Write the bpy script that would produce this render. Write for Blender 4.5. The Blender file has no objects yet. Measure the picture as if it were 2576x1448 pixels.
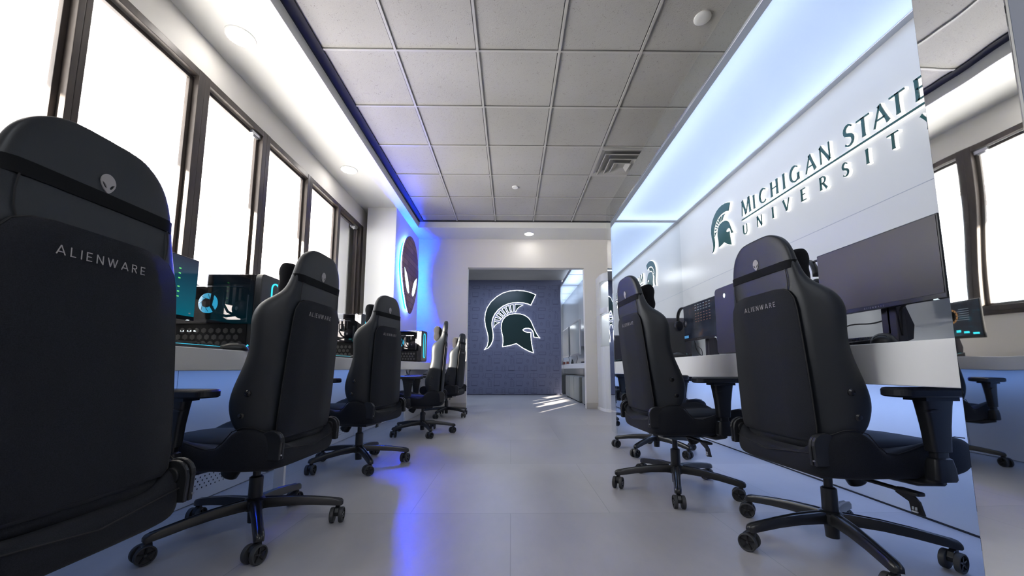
import bpy, bmesh, math, random
from math import sin, cos, pi, radians as R_
from mathutils import Vector, Matrix
random.seed(7)
S = bpy.context.scene
COL = S.collection

# ------------------------------------------------------------------ camera
FPX, CX, CY, PIT, YAW, ROL = 958.86, 1294.76, 820.08, .1117, .0102, .001
cam_d = bpy.data.cameras.new('camera')
cam = bpy.data.objects.new('camera', cam_d)
COL.objects.link(cam)
F = Vector((sin(YAW)*cos(PIT), cos(YAW)*cos(PIT), sin(PIT)))
Rr = Vector((cos(YAW), -sin(YAW), 0))
Uu = Rr.cross(F)
Rc = Rr*cos(ROL) + Uu*sin(ROL)
Uc = Uu*cos(ROL) - Rr*sin(ROL)
m = Matrix((Rc, Uc, -F)).transposed().to_4x4()
m.translation = Vector((0, 0, .66))
cam.matrix_world = m
cam_d.sensor_width = 36
cam_d.lens = 36*FPX/2576
cam_d.shift_x = -(CX-1288)/2576
cam_d.shift_y = (CY-724)/2576
cam_d.clip_start = .02
S.camera = cam

# ------------------------------------------------------------------ light, exposure
S.view_settings.view_transform = 'Standard'
S.view_settings.look = 'None'
S.view_settings.gamma = 1
S.view_settings.use_curve_mapping = False
S.view_settings.exposure = 0.12
w = bpy.data.worlds.new('sky'); S.world = w; w.use_nodes = True
bg = w.node_tree.nodes['Background']
bg.inputs[0].default_value = (.93, .96, 1, 1)
bg.inputs[1].default_value = 9.5
sun_d = bpy.data.lights.new('sun', 'SUN')
sun_d.energy = 52; sun_d.angle = R_(.6); sun_d.color = (1, .90, .76)
sun = bpy.data.objects.new('sun', sun_d); COL.objects.link(sun)
sd = Vector((.41, .765, -.238)).normalized()
sun.rotation_euler = sd.to_track_quat('-Z', 'Y').to_euler()
sun.location = (-6, -6, 6)

def area(name, loc, sx, sy, power, color, direction=(0, 0, -1), spread=180):
    d = bpy.data.lights.new(name, 'AREA'); d.shape = 'RECTANGLE'
    d.size = sx; d.size_y = sy; d.energy = power; d.color = color; d.spread = R_(spread)
    o = bpy.data.objects.new(name, d); COL.objects.link(o); o.location = loc
    z = -Vector(direction).normalized(); y = Vector((0, 1, 0)); x = y.cross(z).normalized(); y = z.cross(x)
    o.rotation_euler = Matrix((x, y, z)).transposed().to_euler()
    return o

# edge LED strips inside the pod's light box (above its frosted panel, aimed down)
ICE = (.82, .90, 1)
area('light_box_strip', (1.17, 2.47, 2.43), .04, 3.0, 2.2, ICE, spread=130)
area('light_box_strip', (1.79, 2.47, 2.43), .04, 3.0, 2.2, ICE, spread=130)
area('light_box_strip', (1.48, 3.96, 2.43), .6, .04, .8, ICE, spread=130)
# unseen fill lights added behind the camera to lift the chair backs
area('rear_fill', (-.5, -1.2, 2.98), .6, 1.2, 18, (.90, .95, 1))
area('rear_fill', (.9, -1.2, 2.98), .6, 1.2, 18, (.90, .95, 1))
area('back_room_fill', (-.3, 8.2, 2.97), 1.2, 1.2, 42, (.60, .72, 1))  # added fill, brightens the patterned wall of the back room
# LED strips under the worktops
BLU = (.22, .42, 1)
area('desk_strip', (-1.44, 2.6, .645), .02, 5.2, 3.6, BLU, (-.35, 0, -1))
area('desk_strip', (1.66, 2.47, .585), .02, 3.0, 7.5, (.36, .52, 1), (.35, 0, -1))

# ------------------------------------------------------------------ materials
MATS = {}
def mat(name, col=(.8, .8, .8), rough=.5, metal=0, spec=.5, emit=None, es=1, trans=0, coat=0, sheen=0):
    m = bpy.data.materials.new(name); m.use_nodes = True
    p = m.node_tree.nodes['Principled BSDF']
    p.inputs['Base Color'].default_value = (*col, 1)
    p.inputs['Roughness'].default_value = rough
    p.inputs['Metallic'].default_value = metal
    p.inputs['Specular IOR Level'].default_value = spec
    p.inputs['Coat Weight'].default_value = coat
    p.inputs['Sheen Weight'].default_value = sheen
    p.inputs['Transmission Weight'].default_value = trans
    if emit:
        p.inputs['Emission Color'].default_value = (*emit, 1)
        p.inputs['Emission Strength'].default_value = es
    MATS[name] = m
    return m
def nd(m, t, **k):
    n = m.node_tree.nodes.new(t)
    for a, b in k.items():
        if a in n.inputs: n.inputs[a].default_value = b
        else: setattr(n, a, b)
    return n
def lk(m, a, b): m.node_tree.links.new(a, b)
def coords(m, kind='Object', scale=(1, 1, 1)):
    t = nd(m, 'ShaderNodeTexCoord'); mp = nd(m, 'ShaderNodeMapping')
    mp.inputs['Scale'].default_value = scale
    lk(m, t.outputs[kind], mp.inputs[0]); return mp.outputs[0]
def ramp(m, src, stops):
    r = nd(m, 'ShaderNodeValToRGB'); lk(m, src, r.inputs[0])
    cr = r.color_ramp
    while len(cr.elements) < len(stops): cr.elements.new(.5)
    for e, (p, c) in zip(cr.elements, stops):
        e.position = p; e.color = (*c, 1) if len(c) == 3 else c
    return r.outputs[0]
def bump(m, src, strength=.2, dist=.002):
    b = nd(m, 'ShaderNodeBump'); b.inputs['Strength'].default_value = strength
    b.inputs['Distance'].default_value = dist
    lk(m, src, b.inputs['Height'])
    lk(m, b.outputs[0], m.node_tree.nodes['Principled BSDF'].inputs['Normal'])
def P(m): return m.node_tree.nodes['Principled BSDF']

# painted walls: faint orange-peel
def paint(name, col, rough=.6, spec=.3):
    m = mat(name, col, rough, spec=spec)
    n = nd(m, 'ShaderNodeTexNoise', Scale=90.0, Detail=2.0); lk(m, coords(m), n.inputs['Vector'])
    bump(m, n.outputs[0], .06, .001); return m
paint('wall_paint', (.72, .69, .645))
paint('soffit_paint', (.72, .72, .70), .45)
paint('pod_white', (.62, .635, .65), .16, .5)
paint('desk_white', (.80, .80, .80), .28, .5)
paint('knee_panel', (.62, .64, .68), .4)
paint('baseboard', (.52, .49, .44), .5)
paint('shaded_end_grey', (.36, .39, .46), .45)  # white pod ends with their blue-grey shade in the colour; also wall joints
# floor
m = mat('floor_vinyl', (.4, .4, .42), .34, spec=.45)
co = coords(m, scale=(1, 1, 1))
b = nd(m, 'ShaderNodeTexBrick', offset=.5, squash=1.0)
b.inputs['Scale'].default_value = 1.0
b.inputs['Color1'].default_value = (.37, .365, .38, 1); b.inputs['Color2'].default_value = (.42, .413, .425, 1)
b.inputs['Mortar'].default_value = (.27, .27, .28, 1)
b.inputs['Mortar Size'].default_value = .0016; b.inputs['Brick Width'].default_value = .92; b.inputs['Row Height'].default_value = .92
lk(m, co, b.inputs['Vector'])
n = nd(m, 'ShaderNodeTexNoise', Scale=2.2, Detail=8.0, Roughness=.62); lk(m, coords(m, scale=(1.5, .7, 1)), n.inputs['Vector'])
mx = nd(m, 'ShaderNodeMix', data_type='RGBA', blend_type='MULTIPLY'); mx.inputs[0].default_value = 1
lk(m, b.outputs[0], mx.inputs[6]); lk(m, ramp(m, n.outputs[0], [(.3, (.86, .86, .87)), (.7, (1.12, 1.11, 1.09))]), mx.inputs[7])
lk(m, mx.outputs[2], P(m).inputs['Base Color'])
lk(m, ramp(m, n.outputs[0], [(.3, (.30, .30, .30)), (.7, (.42, .42, .42))]), P(m).inputs['Roughness'])
bump(m, n.outputs[0], .05, .002)
# ceiling tile
m = mat('ceiling_tile', (.36, .35, .33), .9, spec=.1)
co = coords(m)
v = nd(m, 'ShaderNodeTexVoronoi', Scale=125.0); lk(m, co, v.inputs['Vector'])
n = nd(m, 'ShaderNodeTexNoise', Scale=40.0, Detail=3.0); lk(m, co, n.inputs['Vector'])
ma = nd(m, 'ShaderNodeMath', operation='ADD'); lk(m, v.outputs['Distance'], ma.inputs[0]); lk(m, n.outputs[0], ma.inputs[1])
n2 = nd(m, 'ShaderNodeTexNoise', Scale=1.1, Detail=2.0); lk(m, co, n2.inputs['Vector'])
pit = ramp(m, ma.outputs[0], [(.54, (.55, .54, .52)), (.68, (1, 1, 1))])
mx = nd(m, 'ShaderNodeMix', data_type='RGBA', blend_type='MULTIPLY'); mx.inputs[0].default_value = 1
lk(m, pit, mx.inputs[6]); lk(m, ramp(m, n2.outputs[0], [(.3, (.36, .35, .325)), (.7, (.42, .41, .385))]), mx.inputs[7])
lk(m, mx.outputs[2], P(m).inputs['Base Color']); bump(m, ma.outputs[0], .25, .002)
mat('ceiling_tee', (.42, .41, .385), .5)
mat('vent_grey', (.17, .17, .165), .6)
mat('tile_gap', (.03, .03, .03), .9)
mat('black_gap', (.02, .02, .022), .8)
# window frames, bronze aluminium
m = mat('bronze', (.06, .05, .045), .4, metal=.3)
n = nd(m, 'ShaderNodeTexNoise', Scale=14.0, Detail=4.0); lk(m, coords(m, scale=(1, 1, .15)), n.inputs['Vector'])
lk(m, ramp(m, n.outputs[0], [(.35, (.045, .037, .034)), (.7, (.085, .07, .062))]), P(m).inputs['Base Color'])
def thin_glass(name, tint=(1, 1, 1), refl=.07):
    m = bpy.data.materials.new(name); m.use_nodes = True; nt = m.node_tree
    nt.nodes.remove(nt.nodes['Principled BSDF']); out = nt.nodes['Material Output']
    t = nd(m, 'ShaderNodeBsdfTransparent'); t.inputs[0].default_value = (*tint, 1)
    g = nd(m, 'ShaderNodeBsdfGlossy'); g.inputs['Roughness'].default_value = .02
    fr = nd(m, 'ShaderNodeFresnel'); fr.inputs[0].default_value = 1.5
    mx = nd(m, 'ShaderNodeMixShader'); lk(m, fr.outputs[0], mx.inputs[0])
    lk(m, t.outputs[0], mx.inputs[1]); lk(m, g.outputs[0], mx.inputs[2]); lk(m, mx.outputs[0], out.inputs[0])
    MATS[name] = m; return m
thin_glass('window_glass')
thin_glass('smoked_glass', (.80, .80, .82))
thin_glass('clear_acrylic', (.96, .97, 1))
# mirrors: polished acrylic with slow ripples
def mirror(name, wav, sc=3.0, tint=(.86, .88, .89)):
    m = mat(name, tint, .015, metal=1)
    n = nd(m, 'ShaderNodeTexNoise', Scale=sc, Detail=1.0, Roughness=.4); lk(m, coords(m, scale=(1, 1, .45)), n.inputs['Vector'])
    bump(m, n.outputs[0], 1.0, wav); return m
mirror('mirror_front', .0020, 4.0)
mirror('mirror_end', .0004, 2.5)
mirror('mirror_fascia', .0012, 2.0, (.72, .74, .75))
mat('chrome', (.78, .8, .83), .12, metal=1)
mat('aluminium', (.55, .58, .64), .35, metal=.7)
# frosted light panel
m = bpy.data.materials.new('frosted_panel'); m.use_nodes = True
nt = m.node_tree; p = P(m)
p.inputs['Base Color'].default_value = (.85, .9, 1, 1); p.inputs['Roughness'].default_value = .5
p.inputs['Emission Color'].default_value = (.46, .60, .86, 1); p.inputs['Emission Strength'].default_value = .52
tr = nd(m, 'ShaderNodeBsdfTranslucent'); tr.inputs[0].default_value = (.9, .95, 1, 1)
ad = nd(m, 'ShaderNodeMixShader'); ad.inputs[0].default_value = .45
lk(m, p.outputs[0], ad.inputs[1]); lk(m, tr.outputs[0], ad.inputs[2]); lk(m, ad.outputs[0], nt.nodes['Material Output'].inputs[0])
MATS['frosted_panel'] = m
def emis(name, col, s): return mat(name, (.7, .7, .7) if min(col) > .3 else (.03, .035, .04), .5, emit=col, es=s)
emis('lamp_white', (1, .97, .93), 30)
emis('lamp_back', (1, .98, .96), 30)
emis('halo_white', (.92, .96, 1), 2.6)
emis('sign_side', (1, .98, .95), 1.1)
emis('blue_led', (.0, .04, 1), 1150)
emis('blue_core', (.62, .85, 1), 3.2)
emis('cyan_led', (.03, .62, .90), 1.5)
emis('teal_key', (.03, .55, .6), 1.6)
emis('fan_glow', (.04, .50, .80), 1.1)
emis('niche_led', (.85, .92, 1), 3)
emis('green_led', (.2, 1, .25), .7)
emis('white_led', (.8, .95, 1), .8)
# sign faces
m = mat('teal_face', (.012, .075, .075), .22, spec=.5, coat=.3)
mat('green_face', (.004, .030, .030), .3, spec=.4)
# chair
def leather(name, col, rough=.42):
    m = mat(name, col, rough, spec=.45)
    v = nd(m, 'ShaderNodeTexVoronoi', Scale=420.0); lk(m, coords(m), v.inputs['Vector'])
    n = nd(m, 'ShaderNodeTexNoise', Scale=7.0, Detail=3.0); lk(m, coords(m), n.inputs['Vector'])
    ad = nd(m, 'ShaderNodeMath', operation='MULTIPLY_ADD'); lk(m, n.outputs[0], ad.inputs[0]); ad.inputs[1].default_value = 4.0
    lk(m, v.outputs[0], ad.inputs[2]); bump(m, ad.outputs[0], .07, .0012); return m
leather('leather', (.008, .0105, .0145), .48)
m = mat('fabric', (.022, .024, .030), .75, spec=.2, sheen=.05)
n = nd(m, 'ShaderNodeTexNoise', Scale=520.0, Detail=2.0); lk(m, coords(m), n.inputs['Vector'])
lk(m, ramp(m, n.outputs[0], [(.3, (.005, .006, .009)), (.7, (.0125, .0145, .020))]), P(m).inputs['Base Color']); bump(m, n.outputs[0], .3, .0008)
mat('seat_fabric', (.008, .011, .019), .8, spec=.2, sheen=.08)
mat('velour', (.010, .010, .012), .9, spec=.15, sheen=.05)
mat('strap', (.003, .0035, .0045), .8, spec=.2)
mat('stitch', (.006, .006, .007), .7)
mat('black_plastic', (.012, .013, .015), .38, spec=.45)
mat('black_metal', (.014, .015, .017), .28, spec=.5)
mat('rubber', (.035, .037, .04), .55)
mat('chair_grey', (.32, .30, .30), .5)
mat('knob_black', (.01, .01, .011), .14)
mat('pale_grey_print', (.55, .58, .62), .5)
# electronics
mat('case_black', (.010, .010, .012), .3)
mat('case_satin', (.040, .037, .050), .35, spec=.5)
mat('case_inside', (.035, .035, .037), .5)
mat('mesh_metal', (.045, .045, .045), .7, spec=.2)
mat('shroud_black', (.008, .008, .009), .75, spec=.15)
mat('board_green', (.05, .08, .06), .5)
mat('silver', (.5, .5, .52), .3, metal=.8)
m = mat('screen_off', (.060, .052, .050), .38, spec=.5)
mat('dark_glossy', (.01, .01, .012), .1)
mat('cable', (.008, .008, .009), .45)
def screen_mat(name, fn):
    m = mat(name, (.004, .005, .007), .12, spec=.5); fn(m); return m
def scr_teal(m):
    t = nd(m, 'ShaderNodeTexCoord'); s = nd(m, 'ShaderNodeSeparateXYZ'); lk(m, t.outputs['Generated'], s.inputs[0])
    lk(m, ramp(m, s.outputs[2], [(0, (.0, .10, .15)), (.35, (.004, .07, .11)), (1, (.006, .012, .035))]), P(m).inputs['Emission Color'])
    P(m).inputs['Emission Strength'].default_value = 1.0
screen_mat('screen_teal', scr_teal)
def scr_game(m):
    n = nd(m, 'ShaderNodeTexNoise', Scale=5.0, Detail=6.0); lk(m, coords(m, 'Generated'), n.inputs['Vector'])
    lk(m, ramp(m, n.outputs[0], [(.42, (.002, .004, .010)), (.56, (.004, .010, .02)), (.66, (.01, .05, .07)), (.74, (.03, .015, .01))]), P(m).inputs['Emission Color'])
    P(m).inputs['Emission Strength'].default_value = .8
screen_mat('screen_game', scr_game)
def scr_dim(m):
    n = nd(m, 'ShaderNodeTexNoise', Scale=3.0, Detail=5.0); lk(m, coords(m, 'Generated'), n.inputs['Vector'])
    lk(m, ramp(m, n.outputs[0], [(.4, (.003, .005, .012)), (.6, (.015, .02, .035)), (.72, (.06, .03, .02))]), P(m).inputs['Emission Color'])
    P(m).inputs['Emission Strength'].default_value = .7
screen_mat('screen_dim', scr_dim)
mat('tv_screen', (.26, .31, .31), .15)
emis('scr_amber', (.55, .26, .07), .45); emis('scr_orange', (.9, .2, .06), .06); emis('scr_blue', (.08, .35, .7), .6); emis('scr_pale', (.26, .31, .36), .35)
m = mat('ottoman_cloth', (.17, .185, .185), .9, spec=.15, sheen=.2)
n = nd(m, 'ShaderNodeTexNoise', Scale=260.0, Detail=2.0); lk(m, coords(m), n.inputs['Vector']); bump(m, n.outputs[0], .3, .001)
mat('wallpaper', (.15, .16, .235), .6, spec=.3)
mat('wallpaper_ink', (.085, .092, .15), .6, spec=.3)
# brick-patterned panel of the alien head
m = mat('brick_panel', (.3, .15, .12), .6)
b = nd(m, 'ShaderNodeTexBrick', offset=.5)
b.inputs['Scale'].default_value = 1.0; b.inputs['Brick Width'].default_value = .20; b.inputs['Row Height'].default_value = .085
b.inputs['Mortar Size'].default_value = .004; b.inputs['Bias'].default_value = 0
b.inputs['Color1'].default_value = (.20, .10, .10, 1); b.inputs['Color2'].default_value = (.34, .20, .17, 1); b.inputs['Mortar'].default_value = (.11, .06, .06, 1)
t = nd(m, 'ShaderNodeTexCoord'); sp = nd(m, 'ShaderNodeSeparateXYZ'); cb = nd(m, 'ShaderNodeCombineXYZ')
lk(m, t.outputs['Object'], sp.inputs[0]); lk(m, sp.outputs[1], cb.inputs[0]); lk(m, sp.outputs[2], cb.inputs[1]); lk(m, cb.outputs[0], b.inputs['Vector'])
lk(m, b.outputs[0], P(m).inputs['Base Color'])
# outside
mat('snow_ground', (.85, .86, .88), .8)
m = mat('outside_brick', (.55, .40, .34), .8)
b = nd(m, 'ShaderNodeTexBrick'); b.inputs['Scale'].default_value = 3.0; b.inputs['Color1'].default_value = (.62, .45, .38, 1); b.inputs['Color2'].default_value = (.52, .38, .33, 1)
b.inputs['Mortar'].default_value = (.7, .66, .62, 1); t = nd(m, 'ShaderNodeTexCoord'); sp = nd(m, 'ShaderNodeSeparateXYZ'); cb = nd(m, 'ShaderNodeCombineXYZ')
lk(m, t.outputs['Object'], sp.inputs[0]); lk(m, sp.outputs[0], cb.inputs[0]); lk(m, sp.outputs[2], cb.inputs[1]); lk(m, cb.outputs[0], b.inputs['Vector']); lk(m, b.outputs[0], P(m).inputs['Base Color'])
m = mat('concrete', (.42, .42, .41), .85)
n = nd(m, 'ShaderNodeTexNoise', Scale=60.0, Detail=6.0); lk(m, coords(m), n.inputs['Vector'])
lk(m, ramp(m, n.outputs[0], [(.3, (.30, .30, .30)), (.7, (.52, .52, .51))]), P(m).inputs['Base Color'])
mat('bark', (.30, .26, .23), .9)

# ------------------------------------------------------------------ helpers
def MB(): return bmesh.new()
def quad(bm, pts, mi=0):
    f = bm.faces.new([bm.verts.new(p) for p in pts]); f.material_index = mi; return f
def box(bm, x0, x1, y0, y1, z0, z1, mi=0):
    v = [bm.verts.new((x, y, z)) for x in (x0, x1) for y in (y0, y1) for z in (z0, z1)]
    for a in ((0, 1, 3, 2), (4, 6, 7, 5), (0, 4, 5, 1), (2, 3, 7, 6), (0, 2, 6, 4), (1, 5, 7, 3)):
        f = bm.faces.new([v[i] for i in a]); f.material_index = mi
def loft(bm, rings, cap=True, closed=True, mi=0):
    vs = [[bm.verts.new(p) for p in r] for r in rings]
    n = len(vs[0])
    for a, b in zip(vs, vs[1:]):
        for i in range(n if closed else n-1):
            j = (i+1) % n
            f = bm.faces.new((a[i], a[j], b[j], b[i])); f.material_index = mi
    if cap:
        f = bm.faces.new(list(reversed(vs[0]))); f.material_index = mi
        f = bm.faces.new(vs[-1]); f.material_index = mi
def frame_of(d):
    d = Vector(d).normalized(); u = Vector((0, 0, 1)) if abs(d.z) < .9 else Vector((1, 0, 0))
    a = d.cross(u).normalized(); return a, d.cross(a).normalized()
def tube(bm, pts, r, n=10, mi=0, flat=None):
    pts = [Vector(p) for p in pts]; rs = r if isinstance(r, (list, tuple)) else [r]*len(pts)
    rings = []; a = None
    for i, p in enumerate(pts):
        d = (pts[min(i+1, len(pts)-1)] - pts[max(i-1, 0)])
        if a is None: a, b = frame_of(d)
        else:
            d.normalize(); a = (a - d*a.dot(d)).normalized(); b = d.cross(a)
        rings.append([p + (a*cos(2*pi*k/n) + b*sin(2*pi*k/n))*rs[i] for k in range(n)])
    loft(bm, rings, mi=mi)
def cyl(bm, p0, p1, r0, r1=None, n=20, mi=0): tube(bm, [p0, p1], [r0, r0 if r1 is None else r1], n, mi)
def lathe(bm, prof, n=24, mp=lambda r, t, h: (r*cos(t), r*sin(t), h), mi=0, cap=True):
    loft(bm, [[mp(r, 2*pi*k/n, h) for k in range(n)] for r, h in prof], cap=cap, mi=mi)
def prism(bm, out, mp, d0, d1, mi=0, side=None):
    a = [bm.verts.new(mp(x, y, d0)) for x, y in out]; b = [bm.verts.new(mp(x, y, d1)) for x, y in out]
    f = bm.faces.new(a); f.material_index = mi if side is None else side
    f = bm.faces.new(list(reversed(b))); f.material_index = mi
    n = len(out)
    for i in range(n):
        f = bm.faces.new((a[i], b[i], b[(i+1) % n], a[(i+1) % n])); f.material_index = mi if side is None else side
def rrect(x0, x1, y0, y1, r, n=5):
    o = []
    for cx, cy, a0 in ((x1-r, y1-r, 0), (x0+r, y1-r, 90), (x0+r, y0+r, 180), (x1-r, y0+r, 270)):
        for k in range(n+1):
            a = R_(a0+90*k/n); o.append((cx+r*cos(a), cy+r*sin(a)))
    return o
def put(name, bm, mats, parent=None, smooth=False, bevel=0, sub=0, loc=None, rz=0, fix=True):
    if fix: bmesh.ops.recalc_face_normals(bm, faces=bm.faces)
    me = bpy.data.meshes.new(name); bm.to_mesh(me); bm.free()
    if isinstance(mats, str): mats = [mats]
    for k in mats: me.materials.append(MATS[k])
    if smooth:
        for p in me.polygons: p.use_smooth = True
    o = bpy.data.objects.new(name, me); COL.objects.link(o)
    if loc: o.location = loc
    if rz: o.rotation_euler.z = rz
    if parent: o.parent = parent
    if bevel:
        md = o.modifiers.new('bevel', 'BEVEL'); md.width = bevel; md.segments = 2; md.limit_method = 'ANGLE'; md.angle_limit = R_(40)
    if sub:
        md = o.modifiers.new('sub', 'SUBSURF'); md.levels = sub; md.render_levels = sub
    if smooth and not sub:
        md = o.modifiers.new('wn', 'WEIGHTED_NORMAL') if bevel else None
    return o
def smooth_by(o, ang=35):
    me = o.data
    for p in me.polygons: p.use_smooth = True
    bm = bmesh.new(); bm.from_mesh(me)
    for e in bm.edges:
        if len(e.link_faces) == 2 and e.calc_face_angle(0) > R_(ang): e.smooth = False
    bm.to_mesh(me); bm.free(); return o
def empty(name, loc=(0, 0, 0), rz=0):
    o = bpy.data.objects.new(name, None); COL.objects.link(o); o.location = loc; o.rotation_euler.z = rz
    o.empty_display_size = .1; return o
def tag(o, label, cat, group=None):
    o['label'] = label; o['category'] = cat
    if group: o['group'] = group
    return o
def struct(name, bm, mats, **k):
    o = put(name, bm, mats, **k)
    if o.parent is None: o['kind'] = 'structure'
    return o
def copy_tree(o, parent=None):
    c = o.copy(); COL.objects.link(c)
    if parent is not None: c.parent = parent
    for ch in list(o.children): copy_tree(ch, c)
    return c

# ------------------------------------------------------------------ lettering from strokes
def arc(cx, cy, rx, ry, a0, a1, n=12):
    return [(cx+rx*cos(R_(a0+(a1-a0)*i/n)), cy+ry*sin(R_(a0+(a1-a0)*i/n))) for i in range(n+1)]
K, N_ = .165, .075
def flare(w): return [w*1.35, w*1.0, w*.92, w*1.0, w*1.35]
SER = {
 'M': (1.15, [([(.10, 0), (.20, 1)], N_), ([(.20, 1), (.58, .04)], K), ([(.58, .04), (.96, 1)], N_), ([(.96, 1), (1.07, 0)], K)]),
 'I': (.22, [([(.11, 0), (.11, 1)], K)]),
 'C': (.86, [(arc(.48, .5, .42, .48, 48, 312, 16), [N_, N_, .10, .13, K, K, K, K, K, K, .13, .11, .10, .09, N_, N_, N_])]),
 'H': (.84, [([(.11, 0), (.11, 1)], K), ([(.73, 0), (.73, 1)], K), ([(.11, .53), (.73, .53)], N_)]),
 'G': (.95, [(arc(.48, .5, .42, .48, 48, 325, 16), [N_, N_, .10, .13, K, K, K, K, K, K, .13, .11, .10, .09, N_, N_, N_]), ([(.80, .02), (.80, .46)], K)]),
 'A': (.92, [([(.05, 0), (.45, 1)], N_), ([(.42, 1), (.85, 0)], K), ([(.18, .33), (.70, .33)], N_)]),
 'N': (.88, [([(.10, 0), (.10, 1)], N_), ([(.10, 1), (.78, .0)], K), ([(.78, 0), (.78, 1)], N_)]),
 'S': (.62, [(arc(.32, .74, .22, .23, 30, 250, 9)[:-1] + arc(.30, .26, .24, .24, 75, -150, 10), [N_, N_, .09, .11, .12, .14, .15, K, K, K, K, .15, .14, .12, .10, .09, N_, N_, N_, N_])]),
 'T': (.84, [([(.02, .965), (.82, .965)], N_), ([(.42, 0), (.42, 1)], K)]),
 'E': (.62, [([(.11, 0), (.11, 1)], K), ([(.11, .965), (.58, .965)], N_), ([(.11, .52), (.50, .52)], N_), ([(.11, .035), (.60, .035)], N_)]),
 'U': (.84, [([(.11, 1), (.11, .34)] + arc(.42, .32, .31, .30, 190, 350, 8) + [(.73, .34), (.73, 1)], [K, K, K, .15, .13, .12, .10, .09, N_, N_, N_, N_, N_])]),
 'V': (.88, [([(.04, 1), (.45, 0)], K), ([(.45, 0), (.84, 1)], N_)]),
 'R': (.74, [([(.11, 0), (.11, 1)], K), ([(.11, .965)] + arc(.36, .73, .22, .235, 90, -90, 8) + [(.11, .49)], [N_]*2+[.09, .12, .14, .14, .12, .09]+[N_]*3), ([(.33, .49), (.70, 0)], K)]),
 'Y': (.84, [([(.04, 1), (.42, .48)], K), ([(.80, 1), (.42, .48)], N_), ([(.42, 0), (.42, .5)], K)]),
}
w_ = .105
SAN = {
 'A': (.9, [([(.05, 0), (.43, .98)], w_), ([(.43, .98), (.82, 0)], w_), ([(.22, .28), (.66, .28)], w_)]),
 'L': (.6, [([(.08, 1), (.08, 0)], w_), ([(.02, .06), (.55, .06)], w_)]),
 'I': (.2, [([(.1, 0), (.1, 1)], w_)]),
 'E': (.65, [([(.08, 0), (.08, 1)], w_), ([(.08, .94), (.58, .94)], w_), ([(.08, .5), (.52, .5)], w_), ([(.08, .06), (.58, .06)], w_)]),
 'N': (.8, [([(.08, 0), (.08, 1)], w_), ([(.08, 1), (.7, 0)], w_), ([(.7, 0), (.7, 1)], w_)]),
 'W': (1.2, [([(.05, 1), (.33, 0)], w_), ([(.33, 0), (.58, 1)], w_), ([(.58, 1), (.83, 0)], w_), ([(.83, 0), (1.1, 1)], w_)]),
 'R': (.72, [([(.08, 0), (.08, 1)], w_), ([(.08, .94)] + arc(.38, .72, .2, .22, 90, -90, 6) + [(.08, .5)], w_), ([(.3, .5), (.62, 0)], w_)]),
}
def ribbon(pts, ws):
    L, Rg = [], []
    n = len(pts)
    if not isinstance(ws, (list, tuple)):
        ws = [ws]*n
    ws = list(ws) + [ws[-1]]*max(0, n-len(ws))
    for i in range(n):
        a = pts[max(i-1, 0)]; b = pts[min(i+1, n-1)]
        dx, dy = b[0]-a[0], b[1]-a[1]; l = math.hypot(dx, dy) or 1
        nx, ny = -dy/l*ws[i]/2, dx/l*ws[i]/2
        L.append((pts[i][0]+nx, pts[i][1]+ny)); Rg.append((pts[i][0]-nx, pts[i][1]-ny))
    return L, Rg
def subdiv2(pts, ws, serif):
    if len(pts) == 2 and serif and not isinstance(ws, (list, tuple)) and ws > .1:
        (x0, y0), (x1, y1) = pts
        return [(x0+(x1-x0)*t, y0+(y1-y0)*t) for t in (0, .12, .5, .88, 1)], [ws*1.35, ws*1.05, ws*.92, ws*1.05, ws*1.35]
    return pts, ws
def letter(bm, ch, font, mp, x, y, h, d0, d1, mi=0, side=None, grow=0, sx=1.0):
    for pts, ws in font[ch][1]:
        pts, ws = subdiv2(pts, ws, font is SER)
        L, Rg = ribbon(pts, ws)
        if grow:
            g = grow/h
            W = [wv+2*g for wv in (ws if isinstance(ws, (list, tuple)) else [ws]*len(pts))]
            a, b = Vector(pts[0]), Vector(pts[1]); e = (a-b).normalized()*g; p2 = list(pts); p2[0] = tuple(a+e)
            a, b = Vector(pts[-1]), Vector(pts[-2]); e = (a-b).normalized()*g; p2[-1] = tuple(a+e)
            L, Rg = ribbon(p2, W)
        for i in range(len(L)-1):
            o = [(x+p[0]*h*sx, y+p[1]*h) for p in (L[i], L[i+1], Rg[i+1], Rg[i])]
            A = sum(o[k][0]*o[(k+1) % 4][1]-o[(k+1) % 4][0]*o[k][1] for k in range(4))
            if abs(A) < 1e-9: continue
            prism(bm, o, mp, d0, d1, mi, side)
def word_xs(word, font, x0, x1, h):
    """left x of each letter so that the word fills x0..x1"""
    tot = sum(font[c][0]*h for c in word); gap = ((x1-x0)-tot)/(len(word)-1)
    xs = []; x = x0
    for c in word: xs.append(x); x += font[c][0]*h+gap
    return xs
def word(bm, word_, font, mp, x0, x1, y, h, d0, d1, **k):
    for c, x in zip(word_, word_xs(word_, font, x0, x1, h)): letter(bm, c, font, mp, x, y, h, d0, d1, **k)

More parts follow.
